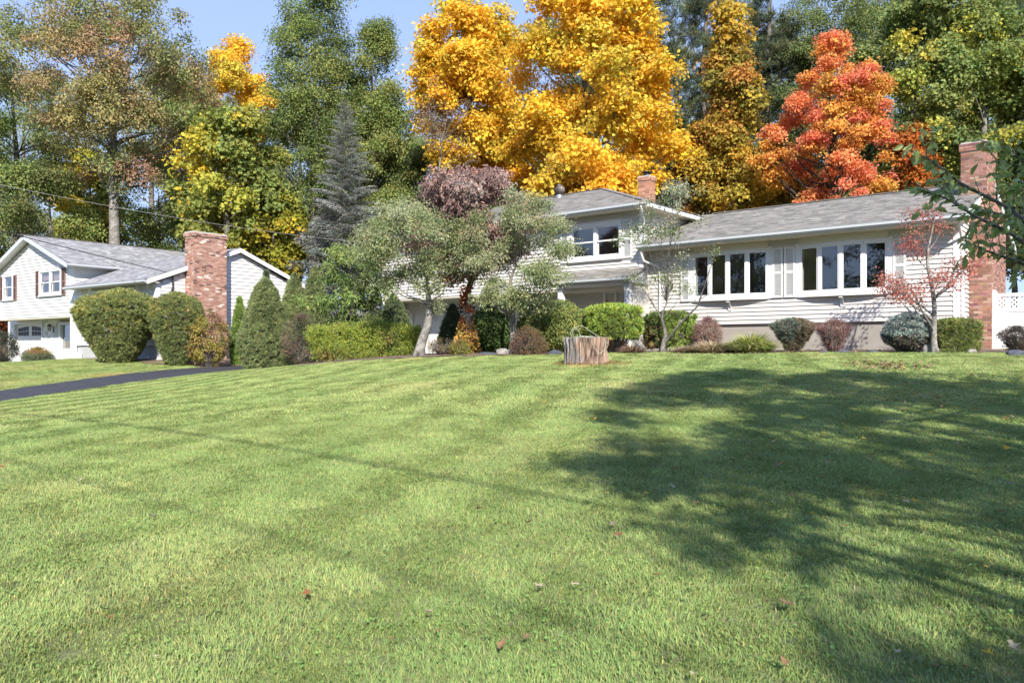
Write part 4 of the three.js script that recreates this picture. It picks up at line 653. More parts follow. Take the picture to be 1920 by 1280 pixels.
function shrub(o) { // a body of revolution clothed in sprigs: o.shape(v) = radius share at height share v
  const r = rand(o.seed), x = o.x ?? at(o.px, o.d), gy = (o.y ?? ground(x, o.d)), Hh = o.h ?? high(o.top, o.d) - gy, rx = o.rx ?? o.w * o.d / F / 2, rz = o.rz ?? rx, T = thing(o.name, o.label, o.cat || 'shrub', x, gy, -o.d, o.turn ?? 0, o.group), e = o.power ?? 2, L = [], seed = o.seed * 3.1, lift = o.lift ?? 0;
  const surf = (a, v) => { const c = Math.cos(a), s = Math.sin(a), k = Math.pow(Math.abs(c) ** e + Math.abs(s) ** e, -1 / e), lump = 1 + (o.lump ?? 0.1) * fbm(c * 2.2 + seed, v * 3, s * 2.2), R = Math.max(0.02, o.shape(v)) * k * lump; return new THREE.Vector3(c * R * rx, lift + v * (Hh - lift) * (1 + 0.03 * noise3(c * 3, seed, s * 3)), s * R * rz); };
  const area = 3.4 * (rx + rz) * (Hh - lift) + 3.1 * rx * rz, sz = o.sz ?? 0.1, N = Math.round((o.n ?? 1) * 2.4 * area / (sz * sz)), top = o.flatTop ?? 0.22;
  for (let i = 0; i < N; i++) {
    let v = r() < top ? 1 - 0.08 * r() * r() : r(), a = r() * 6.2832; if (r() > 0.25 + 0.75 * Math.min(1, o.shape(v))) { v = r(); }
    const deep = Math.pow(r(), 1.6) * (o.deep ?? 0.35), p = surf(a, v), q = surf(a, Math.min(1, v + 0.03)), ctr = new THREE.Vector3(0, Math.min(p.y, (Hh + lift) * 0.5 + (p.y - Hh * 0.5) * 0.5), 0); let inw = deep; if (v > 0.93) { const t = Math.sqrt(r()); p.x *= t; p.z *= t; }
    p.lerp(ctr, inw); const nrm = new THREE.Vector3(p.x / rx, (p.y - Hh * 0.45) / Hh * 1.4, p.z / rz); if (v > 0.93) nrm.set(p.x / rx * 0.4, 1, p.z / rz * 0.4); nrm.normalize().addScaledVector(YUP, o.up ?? 0.35).addScaledVector(rv(r), 0.5).normalize();
    if (o.gap && fbm(p.x * o.gap + seed, p.y * o.gap, p.z * o.gap) < -0.22) continue;
    _q.setFromUnitVectors(YUP, nrm); _q2.setFromAxisAngle(YUP, r() * 6.2832);
    const k = typeof o.pal === 'function' ? o.pal(p, r, v) : pick(o.pal, Math.min(0.999, Math.max(0, 0.5 + 0.8 * noise3(p.x * 1.6 + seed, p.y * 1.6, p.z * 1.6) + 0.5 * (r() - 0.5)))); L.push([p, _q.clone().multiply(_q2), (o.size ?? 1) * (0.75 + 0.5 * r()), jit(k, r, o.jit ?? 0.2)]);
  }
  nSprigs += L.length;
  scatter(T, 'foliage', G[o.leaf], /yew|thuja|spruce/.test(o.leaf) ? M.needle : M.leaf, L);
  const stems = [], ns = o.stems ?? 7; for (let i = 0; i < ns; i++) { const a = r() * 6.28, q = surf(a, 0.35 + 0.5 * r()).multiplyScalar(0.8), b = new THREE.Vector3(Math.cos(a) * rx * (o.foot ?? 0.12), -0.08, Math.sin(a) * rz * (o.foot ?? 0.12)), m = b.clone().lerp(q, 0.5); m.x *= 0.8; m.z *= 0.8; stems.push(tubeGeo([b, m, q], [o.stemR ?? 0.02, (o.stemR ?? 0.02) * 0.7, 0.005], 5)); }
  if (o.twigs) for (let i = 0; i < o.twigs; i++) { const a = r() * 6.28, q = surf(a, 0.15 + 0.85 * r()), b = new THREE.Vector3(Math.cos(a) * rx * 0.12, 0, Math.sin(a) * rz * 0.12), m = b.clone().lerp(q, 0.55); m.y += 0.06; stems.push(tubeGeo([b, m, q], [0.007, 0.005, 0.0025], 3)); }
  if (stems.length) mesh('stems', barkUv(mergeGeometries(stems)), o.bark || M.bark, T);
  return T;
}
const SH = { ball: v => Math.sqrt(Math.max(0, 1 - (2 * v - 1) ** 2)), dome: v => Math.pow(1 - Math.pow(v, 2.6), 0.5) * (0.82 + 0.18 * Math.min(1, v * 4)), cone: v => Math.pow(Math.max(0, 1 - v), 0.8) * (0.75 + 0.25 * Math.min(1, v * 5)), flame: v => Math.pow(Math.max(0, 1 - v), 0.62) * (0.6 + 0.4 * Math.min(1, v * 3.5)), vase: v => (v < 0.68 ? 0.3 + 0.7 * Math.pow(v / 0.68, 0.85) : Math.pow(Math.max(0, 1 - Math.pow((v - 0.68) / 0.32, 2.4)), 0.5)), block: v => v > 0.86 ? Math.pow(Math.max(0, 1 - Math.pow((v - 0.86) / 0.14, 2.2)), 0.4) : 0.9 + 0.1 * Math.min(1, v * 3), fan: v => (v < 0.75 ? 0.28 + 0.72 * v / 0.75 : Math.pow(Math.max(0, 1 - ((v - 0.75) / 0.25) ** 2.2), 0.5)) };

// ---------------------------------------------------------------- the woods behind the houses
{
  const green = [[0.27, 0.33, 0.095], [0.215, 0.285, 0.08], [0.33, 0.365, 0.115], [0.175, 0.235, 0.07]], dark = [[0.20, 0.25, 0.08], [0.165, 0.215, 0.07], [0.25, 0.285, 0.095]], olive = [[0.40, 0.35, 0.14], [0.42, 0.31, 0.16, 0.8], [0.28, 0.31, 0.11], [0.44, 0.27, 0.17, 0.4], [0.34, 0.345, 0.125]];  // dark: oak greens taken down, the shade of the woods put into the leaf colour
  const gold = [[0.82, 0.56, 0.045], [0.84, 0.61, 0.07], [0.81, 0.53, 0.045], [0.66, 0.56, 0.08, 0.8], [0.85, 0.57, 0.05]], goldDeep = [[0.82, 0.52, 0.045], [0.80, 0.47, 0.04], [0.83, 0.57, 0.05], [0.68, 0.51, 0.06]], lime = [[0.44, 0.44, 0.07], [0.58, 0.51, 0.07], [0.29, 0.32, 0.07], [0.72, 0.56, 0.06, 0.7], [0.23, 0.28, 0.07]], amber = [[0.52, 0.37, 0.045], [0.60, 0.42, 0.06], [0.40, 0.31, 0.045], [0.55, 0.28, 0.06, 0.6], [0.30, 0.27, 0.05, 0.7]], flame = [[0.80, 0.29, 0.13], [0.82, 0.35, 0.14], [0.80, 0.40, 0.10], [0.76, 0.25, 0.14], [0.76, 0.43, 0.09, 0.6]], far = [[0.16, 0.19, 0.075], [0.13, 0.165, 0.06]];  // far: deeper still, painting in the gloom around the rearmost oaks
  const t = (px, d, top, bottom, w, seed, leaf, pal, p, name, label, o = {}) => tree({ px, d, top, bottom, w, seed, leaf, pal, prof: p, name, label, group: 'trees of the wood behind the houses', per: 25, ...o });
  t(218, 46, -28, 345, 430, 101, 'oak', olive, 'spread', 'oak_tree', 'tall pale-trunked oak with olive and russet leaves above the white house', { bark: M.barkPale, trunk: 0.42, cr: 1.0, n: 0.55, per: 25, size: 0.85, squash: 0.85, limbs: 0.6, limbR: 0.42, wob: 0.6, tipH: 0.93, rise: 0.6 });
  t(30, 54, 55, 330, 240, 102, 'oak', [...green, [0.13, 0.14, 0.04]], 'oval', 'oak_tree', 'green oak rising behind the left edge of the white house', { n: 0.8 });
  t(-90, 50, 90, 470, 260, 103, 'oak', green, 'oval', 'oak_tree', 'green oak at the far left edge of the wood');
  t(95, 47, 295, 470, 230, 104, 'oak', [[0.15, 0.17, 0.055], ...green], 'round', 'understory_tree', 'low green tree directly behind the white house gable', { n: 0.7 });
  t(300, 50, 290, 470, 190, 105, 'oak', [...green, [0.36, 0.2, 0.03, 0.25]], 'round', 'understory_tree', 'low green tree behind the white house ridge', { n: 0.8 });
  t(168, 56, 270, 470, 120, 106, 'maple', lime, 'round', 'understory_tree', 'small yellowing maple glimpsed beside the oak trunk', { n: 0.7 });
  t(20, 60, 560, 660, 150, 107, 'maple', [[0.4, 0.12, 0.03], [0.3, 0.1, 0.03]], 'round', 'understory_tree', 'rust coloured sapling seen past the white house garage', { n: 0.6 });
  t(445, 66, 82, 300, 160, 108, 'maple', gold, 'oval', 'maple_tree', 'distant golden maple top peeking between oak and green tree');
  t(370, 58, 110, 420, 170, 109, 'oak', [...green, ...olive], 'oval', 'oak_tree', 'olive oak filling in beside the distant golden maple');
  t(430, 43, 175, 470, 215, 110, 'maple', lime, 'egg', 'maple_tree', 'yellow-green maple behind the broad brick chimney', { cr: 0.95, n: 0.95 });
  t(515, 43, 350, 500, 110, 111, 'maple', [[0.52, 0.40, 0.03], [0.45, 0.37, 0.03], [0.3, 0.3, 0.03]], 'round', 'maple_tree', 'small bright yellow maple right of the broad brick chimney', { n: 0.9 });
  t(590, 52, -40, 440, 230, 112, 'fine', [[0.115, 0.16, 0.05], ...green], 'column', 'locust_tree', 'tall feathery green tree between oak and golden maples', { n: 1.5, cr: 1.2, per: 24 });
  t(705, 54, 45, 440, 170, 113, 'fine', [...green, [0.18, 0.18, 0.035]], 'column', 'locust_tree', 'slim green tree with a yellowing crown beside the bare tree', { n: 1.5, per: 24 });
  t(655, 58, 150, 420, 150, 114, 'oak', green, 'oval', 'oak_tree', 'green oak closing the gap behind the grey spruce');
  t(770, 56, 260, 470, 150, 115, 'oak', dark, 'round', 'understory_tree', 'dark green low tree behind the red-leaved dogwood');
  t(815, 47, 150, 430, 150, 116, 'fine', [[0.28, 0.2, 0.16], [0.2, 0.17, 0.1]], 'round', 'bare_tree', 'nearly leafless grey tree left of the golden maples', { per: 2, limbs: 1, twiggy: 9, n: 0.55, limbR: 0.5, bark: M.barkPale, trunk: 0.16, lean: [0.8, 0] });
  t(880, 50, 2, 335, 240, 117, 'maple', gold, 'round', 'maple_tree', 'left-hand golden maple with sky on its left', { cr: 1.0, n: 0.85, mix: 0.25 });
  t(1100, 44, -110, 370, 330, 118, 'maple', gold, 'oval', 'maple_tree', 'largest golden maple rising over the hipped roof', { cr: 1.1, n: 0.95, mix: 0.25 });
  t(1090, 38, 262, 430, 225, 119, 'maple', goldDeep, 'round', 'maple_tree', 'low orange-gold maple touching the hipped roof ridge', { cr: 0.95, n: 1.1 });
  t(950, 56, 200, 430, 190, 120, 'maple', goldDeep, 'round', 'maple_tree', 'lower golden maple between the two big ones');
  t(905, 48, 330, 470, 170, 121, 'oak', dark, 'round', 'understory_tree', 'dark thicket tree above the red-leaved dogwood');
  t(1237, 48, -70, 360, 120, 122, 'pine', [[0.09, 0.12, 0.055], [0.13, 0.15, 0.07], [0.065, 0.09, 0.045]], 'column', 'pine_tree', 'tall dark pine behind the small flue chimney', { trunk: 0.3, n: 1.0, cr: 1.2, per: 30, limbs: 0.9, tipH: 0.95 });
  t(1325, 60, -70, 420, 190, 123, 'pine', [[0.085, 0.115, 0.05], [0.13, 0.14, 0.06], [0.06, 0.085, 0.04]], 'column', 'pine_tree', 'dark pine behind the narrow amber tree', { n: 1.1, cr: 1.4, per: 30, tipH: 0.95 });
  t(1440, 62, -60, 420, 200, 124, 'pine', [[0.075, 0.10, 0.045], [0.12, 0.135, 0.055]], 'column', 'pine_tree', 'dark pine between the amber tree and the red maple', { n: 1.1, cr: 1.4, per: 30, tipH: 0.95 });
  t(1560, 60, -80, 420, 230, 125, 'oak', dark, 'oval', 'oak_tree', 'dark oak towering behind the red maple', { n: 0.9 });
  t(1368, 46, 8, 410, 165, 126, 'maple', amber, 'cone', 'hickory_tree', 'narrow amber and yellow tree left of the red maple', { cr: 0.95, n: 1.15, mix: 0.25 });
  t(1330, 47, 230, 420, 120, 127, 'maple', [[0.36, 0.17, 0.05], ...amber], 'round', 'hickory_tree', 'low russet tree at the foot of the amber tree');
  t(1450, 49, 260, 440, 150, 128, 'maple', [...amber, ...dark], 'round', 'understory_tree', 'amber underwood between amber tree and red maple');
  t(1563, 43, 45, 400, 240, 129, 'maple', flame, 'egg', 'red_maple_tree', 'vivid orange-red maple above the wing roof', { cr: 0.6, n: 0.40, per: 20, size: 0.62, bark: M.barkDark, limbs: 0.9, squash: 0.5 });
  t(1717, 47, 232, 340, 70, 130, 'maple', [[0.55, 0.2, 0.03], [0.5, 0.16, 0.03]], 'round', 'maple_tree', 'small orange sapling right of the red maple', { cr: 0.5 });
  t(1725, 50, -30, 420, 270, 131, 'maple', [[0.54, 0.52, 0.09], [0.42, 0.44, 0.085], [0.62, 0.55, 0.09], ...green], 'oval', 'maple_tree', 'yellow-green maple right of the red maple', { cr: 1.15, n: 0.85, bark: M.barkPale });
  t(1850, 48, -20, 430, 230, 132, 'maple', [...green, [0.42, 0.44, 0.09], [0.5, 0.48, 0.09, 0.6]], 'oval', 'maple_tree', 'green maple behind the end chimney', { cr: 1.15, n: 0.85, bark: M.barkPale });
  t(1985, 46, 20, 470, 230, 133, 'maple', [...green, [0.32, 0.34, 0.07]], 'oval', 'maple_tree', 'green maple at the right edge of the wood', { n: 0.9 });
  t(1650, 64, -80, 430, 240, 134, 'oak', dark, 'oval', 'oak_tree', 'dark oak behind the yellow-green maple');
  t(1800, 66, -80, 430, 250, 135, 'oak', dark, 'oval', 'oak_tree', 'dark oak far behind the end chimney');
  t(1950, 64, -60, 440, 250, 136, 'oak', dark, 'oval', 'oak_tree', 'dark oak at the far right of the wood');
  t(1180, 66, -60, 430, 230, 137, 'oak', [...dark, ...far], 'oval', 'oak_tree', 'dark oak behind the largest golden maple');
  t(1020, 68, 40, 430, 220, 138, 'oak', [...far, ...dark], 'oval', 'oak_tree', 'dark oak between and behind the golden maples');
  for (const [i, [px, top, w]] of [[40, 130, 210], [150, 190, 200], [285, 140, 190], [500, 215, 180], [560, 150, 170], [650, 110, 170], [770, 195, 180], [850, 230, 190], [1270, -70, 220], [1390, -80, 220], [1500, -60, 220], [1120, -20, 220], [-60, 120, 220], [1720, -60, 240], [1870, -60, 240]].entries())
    t(px, 70 + (i % 3) * 2, top, 500, w, 180 + i, i % 2 ? 'oak' : 'fine', i % 4 === 1 ? [...green, ...olive] : green, 'column', 'background_tree', `green tree in the rear rank of the wood, behind ${['the left oak', 'the oak trunk', 'the olive oak', 'the yellow-green maple', 'the tall feathery tree', 'the grey spruce', 'the bare tree', 'the left-hand golden maple', 'the tall dark pine', 'the amber tree', 'the red maple', 'the largest golden maple', 'the far left edge', 'the yellow-green maple on the right', 'the end chimney'][i]}`, { n: 0.9, cr: 1.6, per: 26 });
  for (const [px, d, top, w, s] of [[1480, 52, 330, 170, 1], [1600, 53, 330, 180, 2], [1700, 50, 320, 170, 3], [1800, 52, 330, 170, 4], [1900, 46, 340, 190, 5], [1990, 42, 380, 160, 6], [1250, 54, 350, 150, 7], [1400, 54, 350, 150, 8], [560, 54, 400, 150, 9], [680, 52, 400, 160, 10], [380, 56, 380, 170, 11], [180, 60, 390, 190, 12], [0, 58, 380, 200, 13]])
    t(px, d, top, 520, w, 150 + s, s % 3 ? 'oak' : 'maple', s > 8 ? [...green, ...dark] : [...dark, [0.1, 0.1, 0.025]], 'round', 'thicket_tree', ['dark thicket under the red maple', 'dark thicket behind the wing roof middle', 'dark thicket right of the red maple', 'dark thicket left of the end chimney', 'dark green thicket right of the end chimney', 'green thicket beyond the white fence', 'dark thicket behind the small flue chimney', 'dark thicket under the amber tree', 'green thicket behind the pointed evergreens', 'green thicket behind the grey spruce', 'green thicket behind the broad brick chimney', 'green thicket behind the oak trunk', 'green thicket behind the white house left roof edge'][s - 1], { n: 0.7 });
}

// ---------------------------------------------------------------- grey spruce
{
  const d = 42, x = at(645, d), gy = ground(x, d), T = thing('spruce_tree', 'sparse grey-blue spruce behind the apple trees', 'tree', x, gy, -d), r = rand(301), top = high(190, d) - gy, L = [], W = 2.7;
  mesh('trunk', barkUv(tubeGeo([[0, 0, 0], [0, top * 0.5, 0], [0, top, 0]], [0.2, 0.11, 0.012], 8)), M.bark, T);
  for (let h = 1.2; h < top; h += 0.17 + 0.11 * (1 - h / top)) { const len = W * Math.pow(1 - h / top, 0.72) * (0.8 + 0.35 * r()) + 0.15, n = 7; for (let k = 0; k < n; k++) { const a = k / n * 6.283 + r() * 0.9, l = len * (0.65 + 0.5 * r()); const q = new THREE.Quaternion().setFromEuler(new THREE.Euler((r() - 0.5) * 1.2, a, 0.25 + 0.45 * r() - 0.3 * (1 - h / top), 'YZX')); L.push([new THREE.Vector3(0, h + 0.1 * r(), 0), q, new THREE.Vector3(l, l * 0.8, l * 0.9), jit(pick([[0.23, 0.25, 0.225], [0.29, 0.30, 0.275], [0.19, 0.205, 0.175]], r()), r)]); } }
  scatter(T, 'boughs', G.bough, M.needle, L);
}

// ---------------------------------------------------------------- front-garden trees
{
  const apple = [[0.37, 0.41, 0.20], [0.30, 0.35, 0.16], [0.45, 0.47, 0.28], [0.25, 0.30, 0.13], [0.40, 0.35, 0.21, 0.5]];
  const com = { leaf: 'apple', prof: 'round', cr: 0.42, per: 42, limbs: 0.6, twiggy: 2, mix: 0.2, rise: 0.55, tipH: 0.62, bark: M.barkPale, group: 'old apple trees in the front bed' };
  tree({ ...com, name: 'apple_tree', label: 'leaning grey-green apple tree at the right end of the clipped hedge', px: 785, d: 21.2, top: 372, bottom: 575, w: 255, seed: 201, pal: [...apple, [0.33, 0.13, 0.11, 0.35]], trunk: 0.15, tilt: [0.2], lean: [-0.35, 0], n: 1.0 });
  tree({ ...com, name: 'apple_tree', label: 'grey-green apple tree with a thin forked trunk behind the stump', px: 964, d: 20.8, top: 352, bottom: 590, w: 235, seed: 202, pal: apple, trunk: 0.115, tilt: [-0.05], lean: [0.1, 0], n: 0.95 });
  const dog = tree({ name: 'dogwood_tree', label: 'dusky red-leaved dogwood with orange creeper climbing its trunk', px: 875, d: 22.2, top: 312, bottom: 515, w: 250, seed: 203, leaf: 'dogwood', pal: [[0.38, 0.26, 0.225], [0.32, 0.21, 0.185], [0.45, 0.33, 0.29], [0.50, 0.25, 0.17, 0.5], [0.28, 0.20, 0.17]], prof: 'round', cr: 0.42, per: 34, limbs: 0.6, n: 0.8, trunk: 0.14, tilt: [0.05], bark: M.barkPale, tipH: 0.75, rise: 0.6 });
  { const r = rand(210), L = []; for (let i = 0; i < 230; i++) { const h = 2.0 * Math.pow(r(), 1.25), a = r() * 6.28, R = 0.12 + 0.05 * r() + (h < 0.9 ? 0.22 * (1 - h / 0.9) * r() + 0.06 : 0) ; if (Math.sin(a) * 0.7 + Math.cos(a) * 0.7 > 0.1 && h > 0.8 && r() < 0.85) continue; if (h > 0.85 && noise3(a * 1.5, h * 3, 4) < -0.05) continue; const n = new THREE.Vector3(Math.cos(a), 0.3, Math.sin(a)).normalize(); _q.setFromUnitVectors(YUP, n); L.push([new THREE.Vector3(Math.cos(a) * R + 0.02 * h, h, Math.sin(a) * R), _q.clone().multiply(_q2.setFromAxisAngle(YUP, r() * 6.28)), 0.9 + 0.5 * r(), jit(h < 0.95 ? pick([[0.52, 0.32, 0.07], [0.5, 0.25, 0.08], [0.42, 0.3, 0.08]], r()) : pick([[0.55, 0.12, 0.03], [0.58, 0.17, 0.035], [0.34, 0.07, 0.04]], r()), r)]); } scatter(dog, 'creeper', G.creeper, M.leaf, L); }
  tree({ name: 'young_apple_tree', label: 'thin open-branched young apple tree before the first bay window', px: 1243, d: 20.9, top: 338, bottom: 560, w: 215, seed: 204, leaf: 'apple', pal: [[0.26, 0.31, 0.15], [0.33, 0.37, 0.21], [0.18, 0.23, 0.095], [0.43, 0.44, 0.3, 0.6]], prof: 'spread', cr: 0.34, per: 15, limbs: 1, twiggy: 3, n: 0.30, trunk: 0.075, limbR: 0.5, tipH: 0.32, rise: 1.5, bark: M.bark, lean: [0.45, 0] });
  tree({ name: 'young_red_tree', label: 'young pale-trunked tree with thin red leaves before the end chimney', px: 1753, d: 17.3, top: 352, bottom: 590, w: 195, seed: 205, leaf: 'apple', size: 0.95, pal: [[0.46, 0.17, 0.13], [0.52, 0.22, 0.16], [0.40, 0.15, 0.12], [0.52, 0.30, 0.2, 0.8], [0.34, 0.18, 0.11, 0.6]], prof: 'egg', cr: 0.34, per: 19, limbs: 1, twiggy: 3, n: 0.30, trunk: 0.07, tipH: 0.85, rise: 0.95, limbR: 0.5, bark: M.barkPale, lean: [-0.05, 0] });
  tree({ name: 'cherry_tree', label: 'bright green drooping-leaved cherry behind the clipped hedge', px: 655, d: 25.2, top: 462, bottom: 640, w: 190, seed: 206, leaf: 'cherry', pal: [[0.24, 0.32, 0.09], [0.17, 0.24, 0.07], [0.30, 0.37, 0.11], [0.13, 0.18, 0.05]], prof: 'round', cr: 0.45, per: 26, n: 0.75, trunk: 0.08, limbs: 0.6, tipH: 0.8, bark: M.barkDark });
}

// ---------------------------------------------------------------- shrubs and hedges
{
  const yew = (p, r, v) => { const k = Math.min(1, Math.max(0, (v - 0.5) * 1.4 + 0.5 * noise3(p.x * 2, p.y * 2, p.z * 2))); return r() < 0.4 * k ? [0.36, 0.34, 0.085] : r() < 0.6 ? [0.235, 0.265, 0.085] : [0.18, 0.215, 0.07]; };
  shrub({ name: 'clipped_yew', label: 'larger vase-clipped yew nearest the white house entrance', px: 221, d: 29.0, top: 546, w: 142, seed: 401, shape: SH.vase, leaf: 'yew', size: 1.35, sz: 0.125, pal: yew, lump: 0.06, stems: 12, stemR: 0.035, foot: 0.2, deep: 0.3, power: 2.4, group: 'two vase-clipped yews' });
  shrub({ name: 'clipped_yew', label: 'smaller vase-clipped yew in front of the broad brick chimney', px: 330, d: 28.6, top: 550, w: 94, seed: 402, shape: SH.vase, leaf: 'yew', size: 1.35, sz: 0.125, pal: (p, r, v) => r() < 0.3 * v ? [0.31, 0.29, 0.08] : r() < 0.5 ? [0.19, 0.23, 0.075] : [0.15, 0.19, 0.065], lump: 0.07, stems: 12, stemR: 0.035, foot: 0.2, deep: 0.3, group: 'two vase-clipped yews' });
  shrub({ name: 'forsythia_bush', label: 'loose yellowing bush at the foot of the broad brick chimney', px: 390, d: 28.4, top: 584, w: 70, seed: 403, shape: SH.ball, leaf: 'broad', size: 0.9, sz: 0.16, pal: [[0.34, 0.30, 0.06], [0.42, 0.30, 0.10], [0.20, 0.21, 0.05], [0.36, 0.2, 0.12], [0.2, 0.12, 0.09]], lump: 0.3, gap: 2.5, n: 0.75, twigs: 40 });
  shrub({ name: 'arborvitae', label: 'narrow pointed arborvitae against the white end wall', px: 449, d: 29.6, top: 560, w: 40, seed: 404, shape: SH.flame, leaf: 'thuja', size: 1.1, sz: 0.12, pal: [[0.20, 0.28, 0.06], [0.14, 0.22, 0.05]], group: 'pointed evergreens by the white house' });
  const alb = [[0.22, 0.26, 0.10], [0.17, 0.21, 0.08], [0.26, 0.30, 0.12], [0.13, 0.165, 0.062]];
  shrub({ name: 'dwarf_spruce', label: 'broad cone-shaped dwarf spruce nearest the driveway', px: 497, d: 27.4, top: 525, w: 108, seed: 405, shape: v => Math.pow(Math.max(0, 1 - v), 0.48) * (0.66 + 0.34 * Math.min(1, v * 3.5)), leaf: 'spruce', size: 1.6, sz: 0.115, pal: alb, lump: 0.22, up: 0.1, group: 'pointed evergreens by the white house' });
  shrub({ name: 'dwarf_spruce', label: 'rounded cone spruce just right of the broad one', px: 552, d: 29.5, top: 516, w: 84, seed: 406, shape: SH.flame, leaf: 'spruce', size: 1.6, sz: 0.12, pal: alb, lump: 0.15, group: 'pointed evergreens by the white house' });
  shrub({ name: 'dwarf_spruce', label: 'tall cone spruce partly hidden by the cherry', px: 590, d: 31, top: 505, w: 80, seed: 407, shape: SH.flame, leaf: 'spruce', size: 1.6, sz: 0.12, pal: alb, lump: 0.12, group: 'pointed evergreens by the white house' });
  shrub({ name: 'spruce_sapling', label: 'small thin spruce tip behind the broad dwarf spruce', px: 499, d: 30.5, top: 510, w: 50, seed: 408, shape: SH.cone, leaf: 'yew', size: 1.5, sz: 0.16, n: 0.6, pal: [[0.11, 0.14, 0.075], [0.085, 0.115, 0.06]] });
  shrub({ name: 'spent_shrub', label: 'brown half-bare shrub between dwarf spruce and hedge', px: 566, d: 26.6, top: 590, w: 78, seed: 409, shape: SH.ball, leaf: 'small', size: 1, sz: 0.14, n: 0.4, pal: [[0.22, 0.15, 0.11], [0.26, 0.2, 0.13], [0.16, 0.11, 0.09], [0.16, 0.17, 0.07]], twigs: 130, gap: 2.5 });
  shrub({ name: 'hedge', label: 'low clipped yellow-green hedge by the end of the driveway', cat: 'hedge', x: at(690, 22.9), d: 22.9, h: 1.0, rx: 1.62, rz: 0.62, turn: 0.18, power: 5, seed: 410, shape: SH.block, leaf: 'small', size: 1.15, sz: 0.10, pal: [[0.34, 0.39, 0.065], [0.26, 0.32, 0.06], [0.40, 0.42, 0.09], [0.19, 0.24, 0.05], [0.4, 0.3, 0.1, 0.35]], lump: 0.14, stems: 16, foot: 0.8, deep: 0.3 });
  shrub({ name: 'dark_spruce', label: 'dark shaded conical evergreen beside the garage corner', px: 738, d: 27.5, top: 556, w: 96, seed: 411, shape: SH.flame, leaf: 'spruce', size: 1.7, sz: 0.13, pal: [[0.12, 0.16, 0.07], [0.095, 0.13, 0.06]] });  // foliage green deepened to paint in the shade by the garage corner
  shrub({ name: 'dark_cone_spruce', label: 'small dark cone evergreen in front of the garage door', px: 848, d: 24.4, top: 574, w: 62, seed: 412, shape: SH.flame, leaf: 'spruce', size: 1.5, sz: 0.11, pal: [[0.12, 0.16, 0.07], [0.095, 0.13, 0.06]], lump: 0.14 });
  shrub({ name: 'spent_shrub', label: 'small straw-coloured shrub between apple tree and creeper trunk', px: 832, d: 21.4, top: 632, w: 58, seed: 413, shape: SH.ball, leaf: 'tiny', size: 1.2, sz: 0.11, n: 0.4, pal: [[0.24, 0.19, 0.08], [0.2, 0.17, 0.06], [0.25, 0.2, 0.15]], twigs: 110, gap: 3 });
  shrub({ name: 'yellow_bush', label: 'low yellow-green bush at the foot of the creeper trunk', px: 862, d: 21.1, top: 640, w: 40, seed: 414, shape: SH.dome, leaf: 'small', sz: 0.11, n: 0.6, pal: [[0.36, 0.32, 0.05], [0.24, 0.25, 0.05], [0.3, 0.2, 0.08]], twigs: 40 });
  shrub({ name: 'rhododendron', label: 'glossy dark green rhododendron between the two trunks', px: 921, d: 23.2, top: 580, w: 88, seed: 415, shape: SH.ball, leaf: 'broad', size: 1.05, sz: 0.13, pal: [[0.10, 0.17, 0.05], [0.14, 0.21, 0.065], [0.075, 0.12, 0.04], [0.22, 0.28, 0.08, 0.5]], lump: 0.22 });
  shrub({ name: 'small_spruce', label: 'small bright cone evergreen behind the forked apple trunk', px: 985, d: 23.6, top: 572, w: 48, seed: 416, shape: SH.flame, leaf: 'spruce', size: 1.4, sz: 0.10, pal: [[0.17, 0.21, 0.06], [0.13, 0.17, 0.05]] });
  shrub({ name: 'barberry_bush', label: 'brown twiggy barberry left of the stump', px: 991, d: 20.4, top: 612, w: 72, seed: 417, shape: SH.dome, leaf: 'tiny', size: 1.1, sz: 0.10, n: 0.65, pal: [[0.20, 0.125, 0.085], [0.16, 0.10, 0.075], [0.24, 0.15, 0.09], [0.2, 0.17, 0.06, 0.4]], twigs: 160, jit: 0.3 });
  shrub({ name: 'leafy_bush', label: 'rounded yellow-green leafy bush behind the stump', px: 1050, d: 22.0, top: 570, w: 112, seed: 418, shape: SH.ball, leaf: 'small', size: 1.35, sz: 0.115, pal: [[0.28, 0.33, 0.09], [0.2, 0.25, 0.065], [0.37, 0.39, 0.12], [0.14, 0.19, 0.055], [0.42, 0.3, 0.12, 0.3]], lump: 0.2 });
  shrub({ name: 'arborvitae_block', label: 'boxy bright green arborvitae beside the porch post', px: 1149, d: 21.4, top: 575, w: 97, lift: 0.42, power: 4, seed: 419, shape: SH.block, leaf: 'thuja', size: 1.0, sz: 0.10, pal: [[0.27, 0.36, 0.06], [0.20, 0.29, 0.05], [0.33, 0.41, 0.07], [0.15, 0.21, 0.045]], lump: 0.12, stems: 12, foot: 0.5, stemR: 0.025, twigs: 60, group: 'boxy arborvitaes by the entry' });
  shrub({ name: 'arborvitae_block', label: 'boxy arborvitae half in shade behind the thin young apple tree', px: 1256, d: 22.0, top: 588, w: 88, lift: 0.14, power: 4, seed: 420, shape: SH.block, leaf: 'thuja', size: 1.0, sz: 0.10, pal: [[0.24, 0.32, 0.065], [0.17, 0.24, 0.05], [0.12, 0.16, 0.045], [0.3, 0.23, 0.1, 0.4]], lump: 0.14, stems: 10, foot: 0.4, group: 'boxy arborvitaes by the entry' });
  const barb = [[0.30, 0.155, 0.15], [0.37, 0.2, 0.185], [0.24, 0.13, 0.13], [0.35, 0.23, 0.18]];
  shrub({ name: 'barberry_bush', label: 'purple-red barberry under the first bay window', px: 1327, d: 20.9, top: 595, w: 54, seed: 421, shape: SH.ball, leaf: 'tiny', size: 1.1, sz: 0.095, n: 0.75, pal: barb, twigs: 110, group: 'purple barberries under the bays' });
